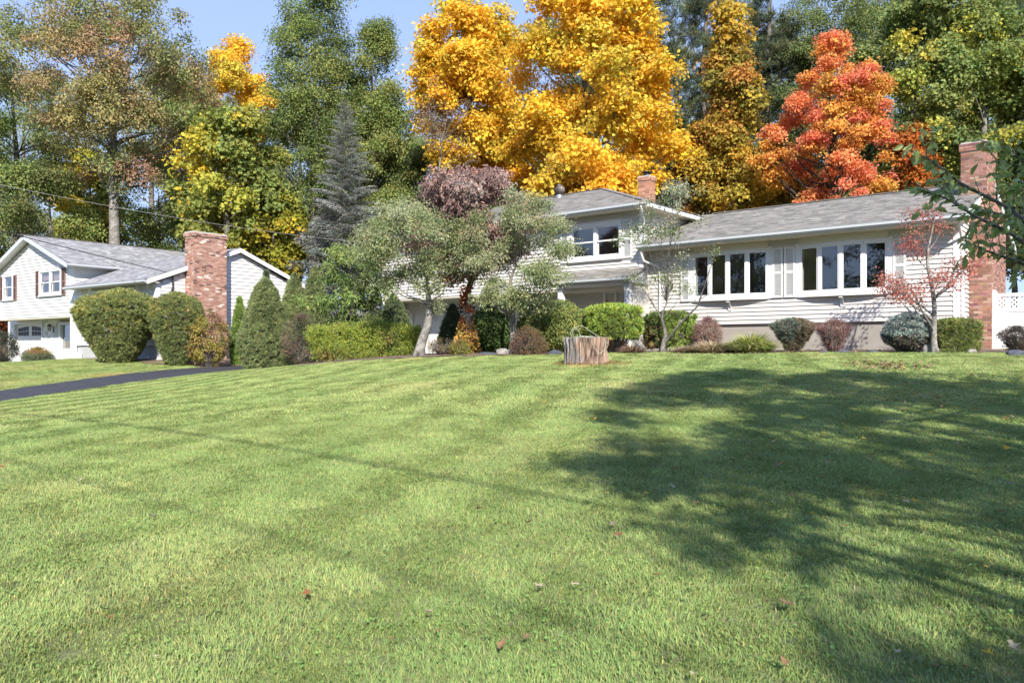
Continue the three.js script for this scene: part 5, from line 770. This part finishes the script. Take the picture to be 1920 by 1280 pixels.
  shrub({ name: 'barberry_bush', label: 'purple-red barberry under the second bay window', px: 1563, d: 18.9, top: 601, w: 64, seed: 422, shape: SH.fan, leaf: 'tiny', size: 1.1, sz: 0.095, n: 0.75, pal: barb, twigs: 130, lift: 0.08, group: 'purple barberries under the bays' });
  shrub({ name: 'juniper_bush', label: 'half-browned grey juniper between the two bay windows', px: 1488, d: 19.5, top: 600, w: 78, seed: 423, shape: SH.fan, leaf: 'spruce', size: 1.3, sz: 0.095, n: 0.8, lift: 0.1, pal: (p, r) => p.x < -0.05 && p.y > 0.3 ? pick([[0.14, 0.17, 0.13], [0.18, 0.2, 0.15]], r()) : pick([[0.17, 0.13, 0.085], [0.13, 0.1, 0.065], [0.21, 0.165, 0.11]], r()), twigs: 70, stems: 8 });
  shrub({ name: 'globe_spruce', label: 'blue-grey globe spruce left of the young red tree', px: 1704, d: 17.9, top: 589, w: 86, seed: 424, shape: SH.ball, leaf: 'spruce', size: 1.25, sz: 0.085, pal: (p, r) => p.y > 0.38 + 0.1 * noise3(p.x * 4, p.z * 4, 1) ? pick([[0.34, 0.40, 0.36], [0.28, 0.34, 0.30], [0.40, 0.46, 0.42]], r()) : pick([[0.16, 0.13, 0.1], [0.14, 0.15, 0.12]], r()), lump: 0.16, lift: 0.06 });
  shrub({ name: 'boxwood', label: 'rounded green yew ball at the foot of the end chimney', px: 1791, d: 17.6, top: 600, w: 80, seed: 425, shape: SH.block, power: 2.6, leaf: 'yew', size: 0.9, sz: 0.085, pal: [[0.2, 0.245, 0.06], [0.15, 0.19, 0.05], [0.26, 0.28, 0.075], [0.11, 0.14, 0.045]], lump: 0.1, stems: 14, foot: 0.3 });
  shrub({ name: 'dark_barberry', label: 'dark brown twiggy shrub before the white fence', px: 1908, d: 16.9, top: 613, w: 66, seed: 426, shape: SH.fan, leaf: 'tiny', size: 1.1, sz: 0.09, n: 0.7, pal: [[0.11, 0.085, 0.07], [0.08, 0.065, 0.055], [0.14, 0.11, 0.08]], twigs: 110 });
  shrub({ name: 'flower_clump', label: 'low flowering clump by the white garage door', px: 70, d: 33.2, top: 655, w: 52, seed: 427, shape: SH.dome, leaf: 'small', size: 1.3, sz: 0.14, pal: (p, r) => p.y > 0.3 ? pick([[0.30, 0.27, 0.06], [0.35, 0.18, 0.1]], r()) : [0.17, 0.2, 0.11], twigs: 20 });
  shrub({ name: 'rose_bush', label: 'dark leggy bush at the white garage corner', px: 8, d: 34.5, top: 625, w: 44, seed: 428, shape: SH.ball, leaf: 'small', size: 1.2, sz: 0.15, n: 0.6, pal: [[0.06, 0.07, 0.04], [0.09, 0.08, 0.06]], twigs: 50 });
  // fountain grass
  const tuft = (px, d, w, top, seed, label, pal, n, wide = 1) => { const r = rand(seed), x = at(px, d), gy = ground(x, d), T = thing('ornamental_grass', label, 'grass clump', x, gy, -d, 0, 'grass clumps under the first bay'), s = soup(), h = high(top, d) - gy, W = w * d / F / 2;
    for (let i = 0; i < n; i++) { const a = r() * 6.28, b = Math.sqrt(r()), p0 = new THREE.Vector3(Math.cos(a) * b * W * 0.55, 0, Math.sin(a) * b * W * 0.4), dir = new THREE.Vector3(Math.cos(a), 0, Math.sin(a)), hh = h * (0.55 + 0.6 * r()) * (1.12 - 0.6 * b * b), out = W * (0.1 + (0.35 + 0.55 * r()) * (0.3 + b)) * wide, p1 = p0.clone().addScaledVector(dir, out * 0.4).setY(hh * 0.72), p2 = p0.clone().addScaledVector(dir, out).setY(hh * (1.05 - 0.75 * r() * b)), sd = new THREE.Vector3(-Math.sin(a + r()), 0, Math.cos(a + r())).multiplyScalar(0.007 + 0.006 * r()), c = pick(pal, r()), k = 0.8 + 0.4 * r(), kk = [c[0] * k, c[1] * k, c[2] * k];
      s.tri(p0.clone().sub(sd), p0.clone().add(sd), p1.clone().add(sd), kk); s.tri(p0.clone().sub(sd), p1.clone().add(sd), p1.clone().sub(sd), kk); s.tri(p1.clone().sub(sd), p1.clone().add(sd), p2, kk); }
    mesh('blades', s.geo(), M.leaf, T).userData.kind = 'stuff'; };
  tuft(1408, 19.4, 104, 627, 501, 'bright yellow-green clump of strappy grass below the bay bracket', [[0.40, 0.46, 0.085], [0.31, 0.37, 0.07], [0.46, 0.46, 0.16], [0.52, 0.45, 0.26, 0.4]], 1500);
  tuft(1335, 19.8, 96, 640, 502, 'straw-coloured clump of faded grass left of the green clump', [[0.56, 0.45, 0.29], [0.48, 0.37, 0.24], [0.4, 0.37, 0.16, 0.5]], 900); tuft(1290, 20.3, 70, 648, 503, 'low straw tuft at the foot of the boxy arborvitae', [[0.52, 0.42, 0.28], [0.45, 0.35, 0.23]], 500);
  tuft(1185, 20.6, 60, 645, 504, 'dry brown stalks at the foot of the porch post', [[0.34, 0.22, 0.14], [0.28, 0.18, 0.12]], 260);
}

// ---------------------------------------------------------------- stump with a garden hose ring
{
  const d = 16.5, x = at(1099, d), y = ground(x, d) - 0.05, S = thing('tree_stump', 'wide weathered stump with deeply split bark on the lawn', 'stump', x, y, -d), r = rand(601), n = 300, rows = 20, pos = [], idx = [], col = [], Hs = high(633, d) - y;
  for (let j = 0; j <= rows; j++) for (let i = 0; i < n; i++) {
    const a = i / n * 6.2832, t = j / rows, rid = Math.abs(Math.sin(a * 13 + 2.4 * noise3(Math.cos(a) * 2, t * 1.5, Math.sin(a) * 2) + t * 0.5)), fine = Math.abs(Math.sin(a * 34 + 3 * noise3(Math.cos(a) * 3, t * 2, Math.sin(a) * 3))), split = Math.pow(rid, 0.3) - 0.85 + 0.28 * Math.pow(fine, 0.5) - 0.14 + 0.45 * noise3(Math.cos(a) * 6, t * 2.5, Math.sin(a) * 6), R = 0.385 + 0.05 * Math.pow(1 - t, 3) * (1 + 0.6 * noise3(Math.cos(a) * 2, 3, Math.sin(a) * 2)) + 0.13 * split + 0.045 * t;
    pos.push(Math.cos(a) * R, t * Hs * (1 - 0.03 * (j === rows ? noise3(a * 2, 1, 1) : 0)), Math.sin(a) * R * 0.95);
    const red = smooth(0.1, 0.6, Math.cos(a - 1.05) + 0.35 * noise3(a * 4, t * 4, 2) - 0.25 * t), k = 0.72 + 0.5 * noise3(Math.cos(a) * 16, t * 2.2, Math.sin(a) * 16) + 0.25 * noise3(Math.cos(a) * 40, t * 9, Math.sin(a) * 40); col.push((0.28 * (1 - red) + 0.34 * red) * k, (0.255 * (1 - red) + 0.235 * red) * k, (0.23 * (1 - red) + 0.175 * red) * k);
  }
  for (let j = 0; j < rows; j++) for (let i = 0; i < n; i++) { const a = j * n + i, b = j * n + (i + 1) % n, c = a + n, e = b + n; idx.push(a, c, b, b, c, e); }
  const g = new THREE.BufferGeometry(); g.setAttribute('position', new THREE.Float32BufferAttribute(pos, 3)); g.setAttribute('color', new THREE.Float32BufferAttribute(col, 3)); g.setIndex(idx); g.computeVertexNormals(); mesh('bark', g, new THREE.MeshStandardMaterial({ vertexColors: true, roughness: 0.95 }), S);
  const tp = [0, Hs - 0.03, 0], ti = []; for (let i = 0; i < n; i++) tp.push(pos[(rows * n + i) * 3] * 0.99, Hs - 0.012, pos[(rows * n + i) * 3 + 2] * 0.99); for (let i = 0; i < n; i++) ti.push(0, 1 + (i + 1) % n, 1 + i);
  const tg = new THREE.BufferGeometry(); tg.setAttribute('position', new THREE.Float32BufferAttribute(tp, 3)); tg.setIndex(ti); uvByPosition(tg, 2); tg.computeVertexNormals(); mesh('cut_face', tg, std(C(0.42, 0.40, 0.36), 0.95, { map: barkTex }), S);
  const V = thing('vine_stems', 'pale looping vine stems draped over the stump', 'vine', x, y + Hs, -d), pale = std(C(0.40, 0.41, 0.32), 0.8), loop = (pts, rr = 0.0048) => mesh('stem', tubeGeo(new THREE.CatmullRomCurve3(pts.map(p => new THREE.Vector3(...p))).getPoints(28), rr, 5), pale, V);
  loop([[-0.30, -0.01, 0.1], [-0.34, 0.12, 0.12], [-0.24, 0.22, 0.12], [-0.08, 0.24, 0.1], [0.1, 0.12, 0.08], [0.3, 0.0, 0.1], [0.46, -0.14, 0.12]]); loop([[-0.28, 0.0, 0.15], [-0.30, 0.14, 0.16], [-0.2, 0.19, 0.15], [-0.15, 0.09, 0.14], [-0.13, -0.01, 0.14]]); loop([[0.02, -0.01, 0.36], [0.05, -0.06, 0.47], [0.12, -0.2, 0.49], [0.24, -0.33, 0.475], [0.34, -0.24, 0.42], [0.37, -0.08, 0.32], [0.3, 0.02, 0.2]]);
  for (let k = 0; k < 7; k++) { const p = []; let a = r() * 6.28, R = 0.12 + 0.22 * r(); for (let i = 0; i < 7; i++) p.push([Math.cos(a + i * 0.5) * R, 0.004 + 0.035 * r(), Math.sin(a + i * 0.5) * R]); loop(p, 0.004); }
  // shredded bark and dead grass round the foot
  const s = soup(); for (let i = 0; i < 420; i++) { const a = r() * 6.28, R = 0.4 + 0.4 * Math.pow(r(), 2), X = Math.cos(a) * R + 0.08, Z = Math.sin(a) * R * 0.8 + 0.12, gy = ground(x + X, d - Z) - y, dir = rv(r).setY(0.25 * r()).normalize(), c = pick([[0.42, 0.24, 0.12], [0.48, 0.35, 0.18], [0.36, 0.18, 0.09]], r()); s.leaf(new THREE.Vector3(X, gy + 0.02 + 0.03 * r(), Z), dir, YUP.clone(), 0.05 + 0.06 * r(), 0.008 + 0.008 * r(), c); }
  const chips = mesh('bark_litter', s.geo(), M.leaf); chips.position.set(x, y, -d); chips.userData = { kind: 'stuff', label: 'orange bark shreds and dead grass round the stump', category: 'litter' };
}

// ---------------------------------------------------------------- boulders and dark edging stones in the beds
{
  const stone = (px, d, w, h, mat, label, seed) => { const g = new THREE.IcosahedronGeometry(1, 3), p = g.attributes.position; for (let i = 0; i < p.count; i++) { _v.fromBufferAttribute(p, i); const k = 1 + 0.28 * fbm(_v.x * 1.4 + seed, _v.y * 1.4, _v.z * 1.4); p.setXYZ(i, _v.x * w * k, Math.max(-0.35, _v.y) * h * k, _v.z * w * 0.8 * k); } g.computeVertexNormals(); const x = at(px, d), m = mesh(numbered('boulder'), uvByPosition(g, 1.2), mat); m.position.set(x, ground(x, d) + h * 0.25, -d); tag(m, label, 'boulder', 'stones in the planting beds'); };
  stone(1744, 17.5, 0.19, 0.2, M.rock, 'pale boulder behind the young red tree trunk', 3); stone(1822, 17.2, 0.11, 0.1, M.rock, 'small pale stone right of the yew ball', 5); stone(1545, 18.5, 0.1, 0.06, M.rockDark, 'small dark stone under the purple barberry', 9); stone(1582, 18.4, 0.14, 0.07, M.rockDark, 'flat dark stone right of the purple barberry', 12); stone(1638, 18.2, 0.16, 0.05, M.rockDark, 'low dark stone left of the globe spruce', 14);
  stone(1905, 16.0, 0.2, 0.1, M.rockDark, 'dark slab before the brown shrub by the fence', 17); stone(915, 20.7, 0.26, 0.07, M.rockDark, 'flat dark stone right of the creeper trunk', 21); stone(1040, 20.2, 0.2, 0.1, M.rockDark, 'dark stone just left of the stump', 23); stone(942, 20.9, 0.18, 0.13, M.rock, 'pale leaning stone at the forked apple trunk', 26); stone(1300, 20.0, 0.16, 0.07, M.rockDark, 'dark stone among the straw grass', 29);
}

// ---------------------------------------------------------------- fallen leaves
{
  const shape = (seed, c) => { const s = soup(), r = rand(seed), n = 9, tips = []; for (let i = 0; i < n; i++) { const a = (i / n) * 6.2832, R = (i % 2 ? 0.45 : 1) * (0.8 + 0.4 * r()) * 0.5; tips.push(new THREE.Vector3(Math.cos(a) * R, 0.16 * R + 0.2 * (r() - 0.3) * R + (Math.abs(Math.sin(a)) * 0.25 * R), Math.sin(a) * R * 0.8)); } const o = new THREE.Vector3(0, 0, 0); for (let i = 0; i < n; i++) { const k = 0.85 + 0.3 * r(); s.tri(o, tips[i], tips[(i + 1) % n], [c[0] * k, c[1] * k, c[2] * k]); } const b = tips[0].clone().multiplyScalar(-0.2); s.tri(b, b.clone().add(new THREE.Vector3(-0.5, 0.06, 0.02)), b.clone().add(new THREE.Vector3(-0.5, 0.06, -0.02)), c); return s.geo(); };
  const kinds = [['brown', [0.30, 0.17, 0.09], 'crisp brown fallen leaf lying on the mown grass'], ['tan', [0.52, 0.43, 0.30], 'pale tan fallen leaf lying on the mown grass'], ['yellow', [0.66, 0.44, 0.04], 'yellow fallen leaf lying on the mown grass'], ['red', [0.36, 0.14, 0.06], 'reddish fallen leaf lying on the mown grass']].map(([n, c, l], i) => ({ n, l, g: [shape(700 + i, c), shape(720 + i, c)] }));
  const r = rand(777), spots = [[285, 975, 1, 20], [575, 1122, 3, 22], [208, 1166, 3, 14], [2, 880, 3, 14], [897, 960, 0, 20], [993, 985, 3, 12], [1011, 1108, 1, 24], [1076, 1104, 1, 18], [803, 1156, 1, 20], [988, 1203, 0, 26], [940, 1218, 0, 22], [1158, 1010, 3, 18], [1150, 988, 1, 13], [1298, 1105, 3, 13], [1478, 1142, 0, 36], [1472, 1254, 0, 26], [1300, 1275, 1, 20], [1895, 913, 1, 26], [1700, 946, 1, 16], [1712, 944, 2, 14], [1748, 858, 2, 14], [1524, 969, 2, 16], [1486, 933, 0, 14], [1460, 876, 0, 16], [1890, 846, 2, 18], [1884, 788, 3, 12], [1828, 813, 1, 16], [1716, 743, 2, 12], [1759, 750, 3, 10], [1698, 720, 0, 12], [1790, 1040, 1, 20], [1594, 1020, 1, 12], [1588, 992, 3, 14], [1850, 1070, 2, 14], [1852, 1234, 2, 22], [1900, 1222, 1, 26], [1685, 1232, 1, 16], [1752, 1258, 0, 16], [1810, 1260, 3, 12], [1405, 1008, 1, 10], [1437, 1135, 0, 12], [1228, 1085, 3, 12], [1140, 1132, 3, 12], [1232, 1175, 1, 10], [818, 1192, 3, 14], [732, 1206, 3, 10], [1305, 948, 0, 12], [1210, 930, 2, 10], [1262, 917, 1, 12], [1480, 690, 2, 10], [1640, 856, 0, 12], [1800, 915, 0, 12], [1880, 965, 3, 12], [390, 1214, 1, 14], [290, 1240, 1, 12], [150, 905, 1, 10], [1540, 900, 3, 10], [1665, 790, 1, 10], [1575, 775, 1, 9], [1900, 700, 2, 9], [1822, 706, 3, 9], [1015, 1212, 2, 10], [1140, 930, 2, 8], [1672, 905, 0, 12], [1640, 1030, 3, 12]];
  for (const [px, py, k, w] of spots) { let d = 3; for (let i = 0; i < 60; i++) { const h = EYE - ground(at(px, d), d) - 0.03; d += 0.5 * (h * F / (py - HY) - d); } const x = at(px, d), s = w * d / F * 1.2, kd = kinds[k], m = mesh(numbered('fallen_leaf'), kd.g[Math.floor(r() * 2)], M.leaf); m.position.set(x, ground(x, d) + 0.052, -d); m.rotation.set((r() - 0.5) * 0.7, r() * 6.28, (r() - 0.5) * 0.7); m.scale.setScalar(s); tag(m, kd.l, 'leaf', `${kd.n} fallen leaves scattered on the lawn`); }
  // a drift of leaves near the crest, and thin litter in the wood's edge
  const drift = (name, label, px, d, rx, rd, n, seed, pal, size) => { const rr = rand(seed), L = [], x0 = at(px, d); for (let i = 0; i < n; i++) { const a = rr() * 6.28, q = Math.pow(rr(), 0.8), x = x0 + Math.cos(a) * q * rx, dd = d + Math.sin(a) * q * rd; _q.setFromEuler(new THREE.Euler((rr() - 0.5), rr() * 6.28, (rr() - 0.5))); L.push([new THREE.Vector3(x, ground(x, dd) + 0.045 + 0.03 * rr(), -dd), _q.clone(), size * (0.7 + 0.6 * rr()), jit(pick(pal, rr()), rr)]); } const g = new THREE.Group(); g.name = numbered(name); g.userData = { kind: 'stuff', label, category: 'leaves' }; scene.add(g); scatter(g, 'leaves', [shape(740, [1, 1, 1]), shape(741, [1, 1, 1])], M.leaf, L); };
  drift('leaf_drift', 'drift of brown leaves on the lawn crest before the second bay', 1662, 14.3, 0.8, 0.9, 150, 801, [[0.3, 0.17, 0.1], [0.42, 0.28, 0.17], [0.2, 0.11, 0.07], [0.5, 0.36, 0.1, 0.3]], 0.085);
  drift('leaf_litter', 'thin scatter of small leaves under the right-hand trees', 1660, 10, 4.6, 5.6, 300, 802, [[0.3, 0.17, 0.1], [0.45, 0.32, 0.2], [0.5, 0.36, 0.06]], 0.05);
  drift('leaf_litter', 'brown leaf crumbs along the edge of the front bed', 1480, 18.4, 5, 1.2, 260, 803, [[0.3, 0.2, 0.13], [0.4, 0.3, 0.2], [0.2, 0.13, 0.09]], 0.06);
}

// ---------------------------------------------------------------- trees beside and behind the photographer (their shadow lies on the lawn, their boughs reach into the frame)
{
  const grn = [[0.12, 0.17, 0.045], [0.09, 0.14, 0.04], [0.16, 0.2, 0.055]];
  tree({ name: 'street_maple', label: 'broad green maple behind the photographer, casting the lawn shadow', px: 0, d: 1, seed: 901, leaf: 'maple', size: 0.5, pal: grn, prof: 'oval', cr: 0.5, n: 0.21, per: 11, R: 5.5, height: 14.6, foot: 2.5, limbs: 0.9, trunk: 0.28 }).position.set(6.7, ground(6.7, -4.2), 4.2);
  // the bough tree at the right edge
  const X = 6.6, d = 7.2, gy = ground(X, d), T = thing('plum_tree', 'green-leaved tree whose long boughs reach in at the right edge', 'tree', X, gy, -d), r = rand(911), bark = M.bark;
  mesh('trunk', barkUv(tubeGeo([[0, -0.1, 0], [0.05, 0.9, 0], [-0.05, 1.8, 0.05], [0.1, 3.0, 0], [0.2, 4.2, -0.1]], [0.16, 0.13, 0.11, 0.08, 0.03], 9)), bark, T);
  const pt = (px, py, dd) => new THREE.Vector3(at(px, dd) - X, high(py, dd) - gy, -dd + d);
  const boughs = [[[0.1, 2.6, 0], pt(1990, 470, 7.0), pt(1900, 395, 6.7), pt(1800, 342, 6.5), pt(1745, 300, 6.4), pt(1688, 272, 6.3)], [[0.1, 2.9, 0], pt(1985, 340, 7.2), pt(1920, 303, 7.0), pt(1880, 275, 6.9), pt(1835, 262, 6.8)], [[0, 2.2, 0], pt(1990, 500, 6.6), pt(1900, 440, 6.3), pt(1830, 405, 6.2), pt(1775, 372, 6.1), pt(1750, 362, 6.1)], [[0, 2.0, 0], pt(2000, 520, 6.9), pt(1910, 490, 6.8), pt(1850, 470, 6.7), pt(1810, 450, 6.6)], [[0, 2.4, 0], pt(2000, 430, 7.4), pt(1930, 410, 7.4), pt(1870, 400, 7.3), pt(1830, 392, 7.2)], [[0.1, 2.8, 0], pt(2010, 380, 7.6), pt(1940, 360, 7.6), pt(1890, 350, 7.6)]];
  const leafG = [0, 1].map(k => { const s = soup(), c = [[0.27, 0.36, 0.11], [0.35, 0.42, 0.17]][k]; const o = new THREE.Vector3(), dx = new THREE.Vector3(1, 0, 0); const P = [[0, 0], [0.22, 0.17], [0.5, 0.24], [0.78, 0.15], [1, 0]]; for (const sg of [1, -1]) for (let i = 0; i < 4; i++) { const q = (t, w) => new THREE.Vector3(t, -0.25 * t * t + Math.abs(w) * 0.35, sg * w); s.tri(q(P[i][0], 0), q(P[i][0], P[i][1]), q(P[i + 1][0], P[i + 1][1]), c); s.tri(q(P[i][0], 0), q(P[i + 1][0], P[i + 1][1]), q(P[i + 1][0], 0), c); } return s.geo(); });
  let count = 0; const rest = [];
  for (const [bi, b] of boughs.entries()) {
    const cv = new THREE.CatmullRomCurve3(b.map(p => p.isVector3 ? p : new THREE.Vector3(...p))), n = 22, pts = cv.getPoints(n); mesh('bough', barkUv(tubeGeo(pts, pts.map((_, i) => 0.02 * (1 - i / n) + 0.0035), 6)), bark, T);
    const lay = (p, dir, many, hang) => { for (let q = 0; q < many; q++) { const s = 0.075 + 0.035 * r(), v = rv(r).multiplyScalar(0.75).add(dir).add(new THREE.Vector3(0, -hang, 0)).normalize(), m = new THREE.Object3D(); const nn = rv(r).addScaledVector(YUP, 1.1); nn.addScaledVector(v, -nn.dot(v)).normalize(); const zz = new THREE.Vector3().crossVectors(v, nn); m.quaternion.setFromRotationMatrix(new THREE.Matrix4().makeBasis(v, nn, zz));
      const w = p.clone().addScaledVector(rv(r), 0.02), px = CX + F * (w.x + X) / (d - w.z); if (count < 290 && px < 1935 && bi < 4) { const l = mesh('leaf', leafG[Math.floor(r() * 2)], M.leaf, T); l.position.copy(w); l.quaternion.copy(m.quaternion); l.scale.setScalar(s); count++; } else rest.push([w, m.quaternion.clone(), s, C(0.8 + 0.5 * r(), 0.8 + 0.4 * r(), 0.8 + 0.3 * r())]); } };
    for (let i = 0; i < 46; i++) { const t = 0.2 + 0.8 * i / 46, p = cv.getPoint(t), dir = cv.getTangent(t); lay(p, dir, 1, 0.7);
      if (i % 3 === 0 && t < 0.9) { const sd = rv(r).multiplyScalar(0.8).add(dir).add(new THREE.Vector3(0, r() < 0.5 ? 0.5 : -0.6, 0)).normalize(), l = 0.16 + 0.24 * r() * (1.15 - t) * 2; mesh('twig', tubeGeo([p, p.clone().addScaledVector(sd, l)], [0.005, 0.002], 4), bark, T); for (let k = 0; k < 5; k++) lay(p.clone().addScaledVector(sd, l * (0.25 + 0.75 * k / 4)), sd, 1, 0.6); } }
  }
  // upper and outer crown, mostly out of frame
  for (let i = 0; i < 2200; i++) { const v = rv(r), p = new THREE.Vector3(0.9 + v.x * 1.9 * Math.cbrt(r()), 3.0 + v.y * 1.7, v.z * 2.0 * Math.cbrt(r())); const px = CX + F * (p.x + X) / (d - p.z); if (d - p.z < 0.5 || px < 1935 + 40 * noise3(p.y * 2, p.z * 2, 3)) continue; rest.push([p, new THREE.Quaternion().setFromUnitVectors(YUP, rv(r).addScaledVector(YUP, 1.2).normalize()), 0.09 + 0.04 * r(), C(0.8 + 0.5 * r(), 0.8 + 0.4 * r(), 0.8 + 0.3 * r())]); }
  scatter(T, 'crown', leafG, M.leaf, rest);
}

// ---------------------------------------------------------------- overhead wires and their poles
{
  const P0 = [-24.5, 15.3], P1 = [15.4, -18], poleTop = 9.6;
  for (const [i, [x, d]] of [P0, P1].entries()) { const T = thing('utility_pole', ['wooden utility pole at the street left of the driveway', 'wooden utility pole at the street behind the photographer'][i], 'pole', x, ground(x, d), -d, -0.69); mesh('shaft', uvByPosition(new THREE.CylinderGeometry(0.12, 0.17, poleTop + 0.4, 12).translate(0, poleTop / 2 - 0.2, 0), 0.6), M.pole, T); box('crossarm', M.pole, T, -0.06, 0.06, poleTop - 0.6, poleTop - 0.48, -1.0, 1.0); for (const z of [-0.9, 0.9]) mesh('insulator', new THREE.CylinderGeometry(0.03, 0.045, 0.14, 10).translate(0, poleTop - 0.41, z), M.dark, T); }
  const span = (name, label, a, b, sag, rr, mat, group) => { const p = []; for (let i = 0; i <= 40; i++) { const t = i / 40; p.push(new THREE.Vector3(a[0] + (b[0] - a[0]) * t, a[1] + (b[1] - a[1]) * t - sag * 4 * t * (1 - t), a[2] + (b[2] - a[2]) * t)); } tag(mesh(numbered(name), tubeGeo(p, rr, 5), mat), label, 'wire', group); };
  const g0 = ground(...P0), g1 = ground(...P1), n = [-0.64, 0.768];
  for (const [i, o] of [-0.95, 0.95].entries()) span('power_line', ['street power line, nearer the houses of the pair', 'street power line, farther from the houses of the pair'][i], [P0[0] + n[0] * o, g0 + poleTop - 0.42, -P0[1] + n[1] * o], [P1[0] + n[0] * o, g1 + poleTop - 0.42, -P1[1] + n[1] * o], 0.7, i ? 0.014 : 0.024, M.wire, 'street power lines');
  const A = [P0[0], g0 + 8.2, -P0[1]];
  span('service_cable', 'dark service cable crossing the white house roof to its end wall', A, [LEFT.XOf(0.14, -0.6), LEFT.y0 + 3.4, -LEFT.dOf(0.14, -0.6)], 0.25, 0.016, M.wire, 'service cables');
  span('service_cable', 'pale service cable crossing the trees to the main house', [A[0], A[1] + 0.3, A[2]], [HOUSE.XOf(-20.6, 0.4), HOUSE.y0 + 4.35, -HOUSE.dOf(-20.6, 0.4)], 0.75, 0.006, M.wirePale, 'service cables');
}

// ---------------------------------------------------------------- across the street: what the panes mirror
{
  const grn = [[0.08, 0.11, 0.03], [0.055, 0.085, 0.025], [0.2, 0.15, 0.03, 0.4]];
  const put = (x, d, h, R, seed, label, pal = grn) => tree({ name: 'far_side_tree', label, px: 0, d: 1, seed, leaf: 'oak', size: 1.3, pal, prof: 'oval', R, height: h, foot: h * 0.25, cr: 1.4, n: 0.4, per: 14, bark: M.barkPale, group: 'trees across the street' }).position.set(x, ground(x, d), -d);
  put(-30, -6, 13, 4.2, 951, 'tree across the street nearest the left pole'); put(-38, 6, 15, 4.5, 952, 'tall tree across the street at the far left'); put(-22, -16, 14, 4.4, 953, 'tree across the street behind the photographer on the left'); put(-46, -8, 16, 5, 954, 'big tree farther back across the street', [[0.3, 0.2, 0.04], [0.1, 0.12, 0.03]]); put(-12, -24, 15, 4.6, 955, 'tree across the street straight behind the photographer');
  for (let i = 0; i < 12; i++) put(-58 + i * 4.2 + (i % 3), 24 - i * 4.6 - 6 * (i % 2), 15 + 4 * ((i * 7) % 3) / 2, 4.6, 960 + i, `roadside tree ${['first', 'second', 'third', 'fourth', 'fifth', 'sixth', 'seventh', 'eighth', 'ninth', 'tenth', 'eleventh', 'twelfth'][i]} from the far left in the row across the street`);
}
renderer.render(scene, camera);
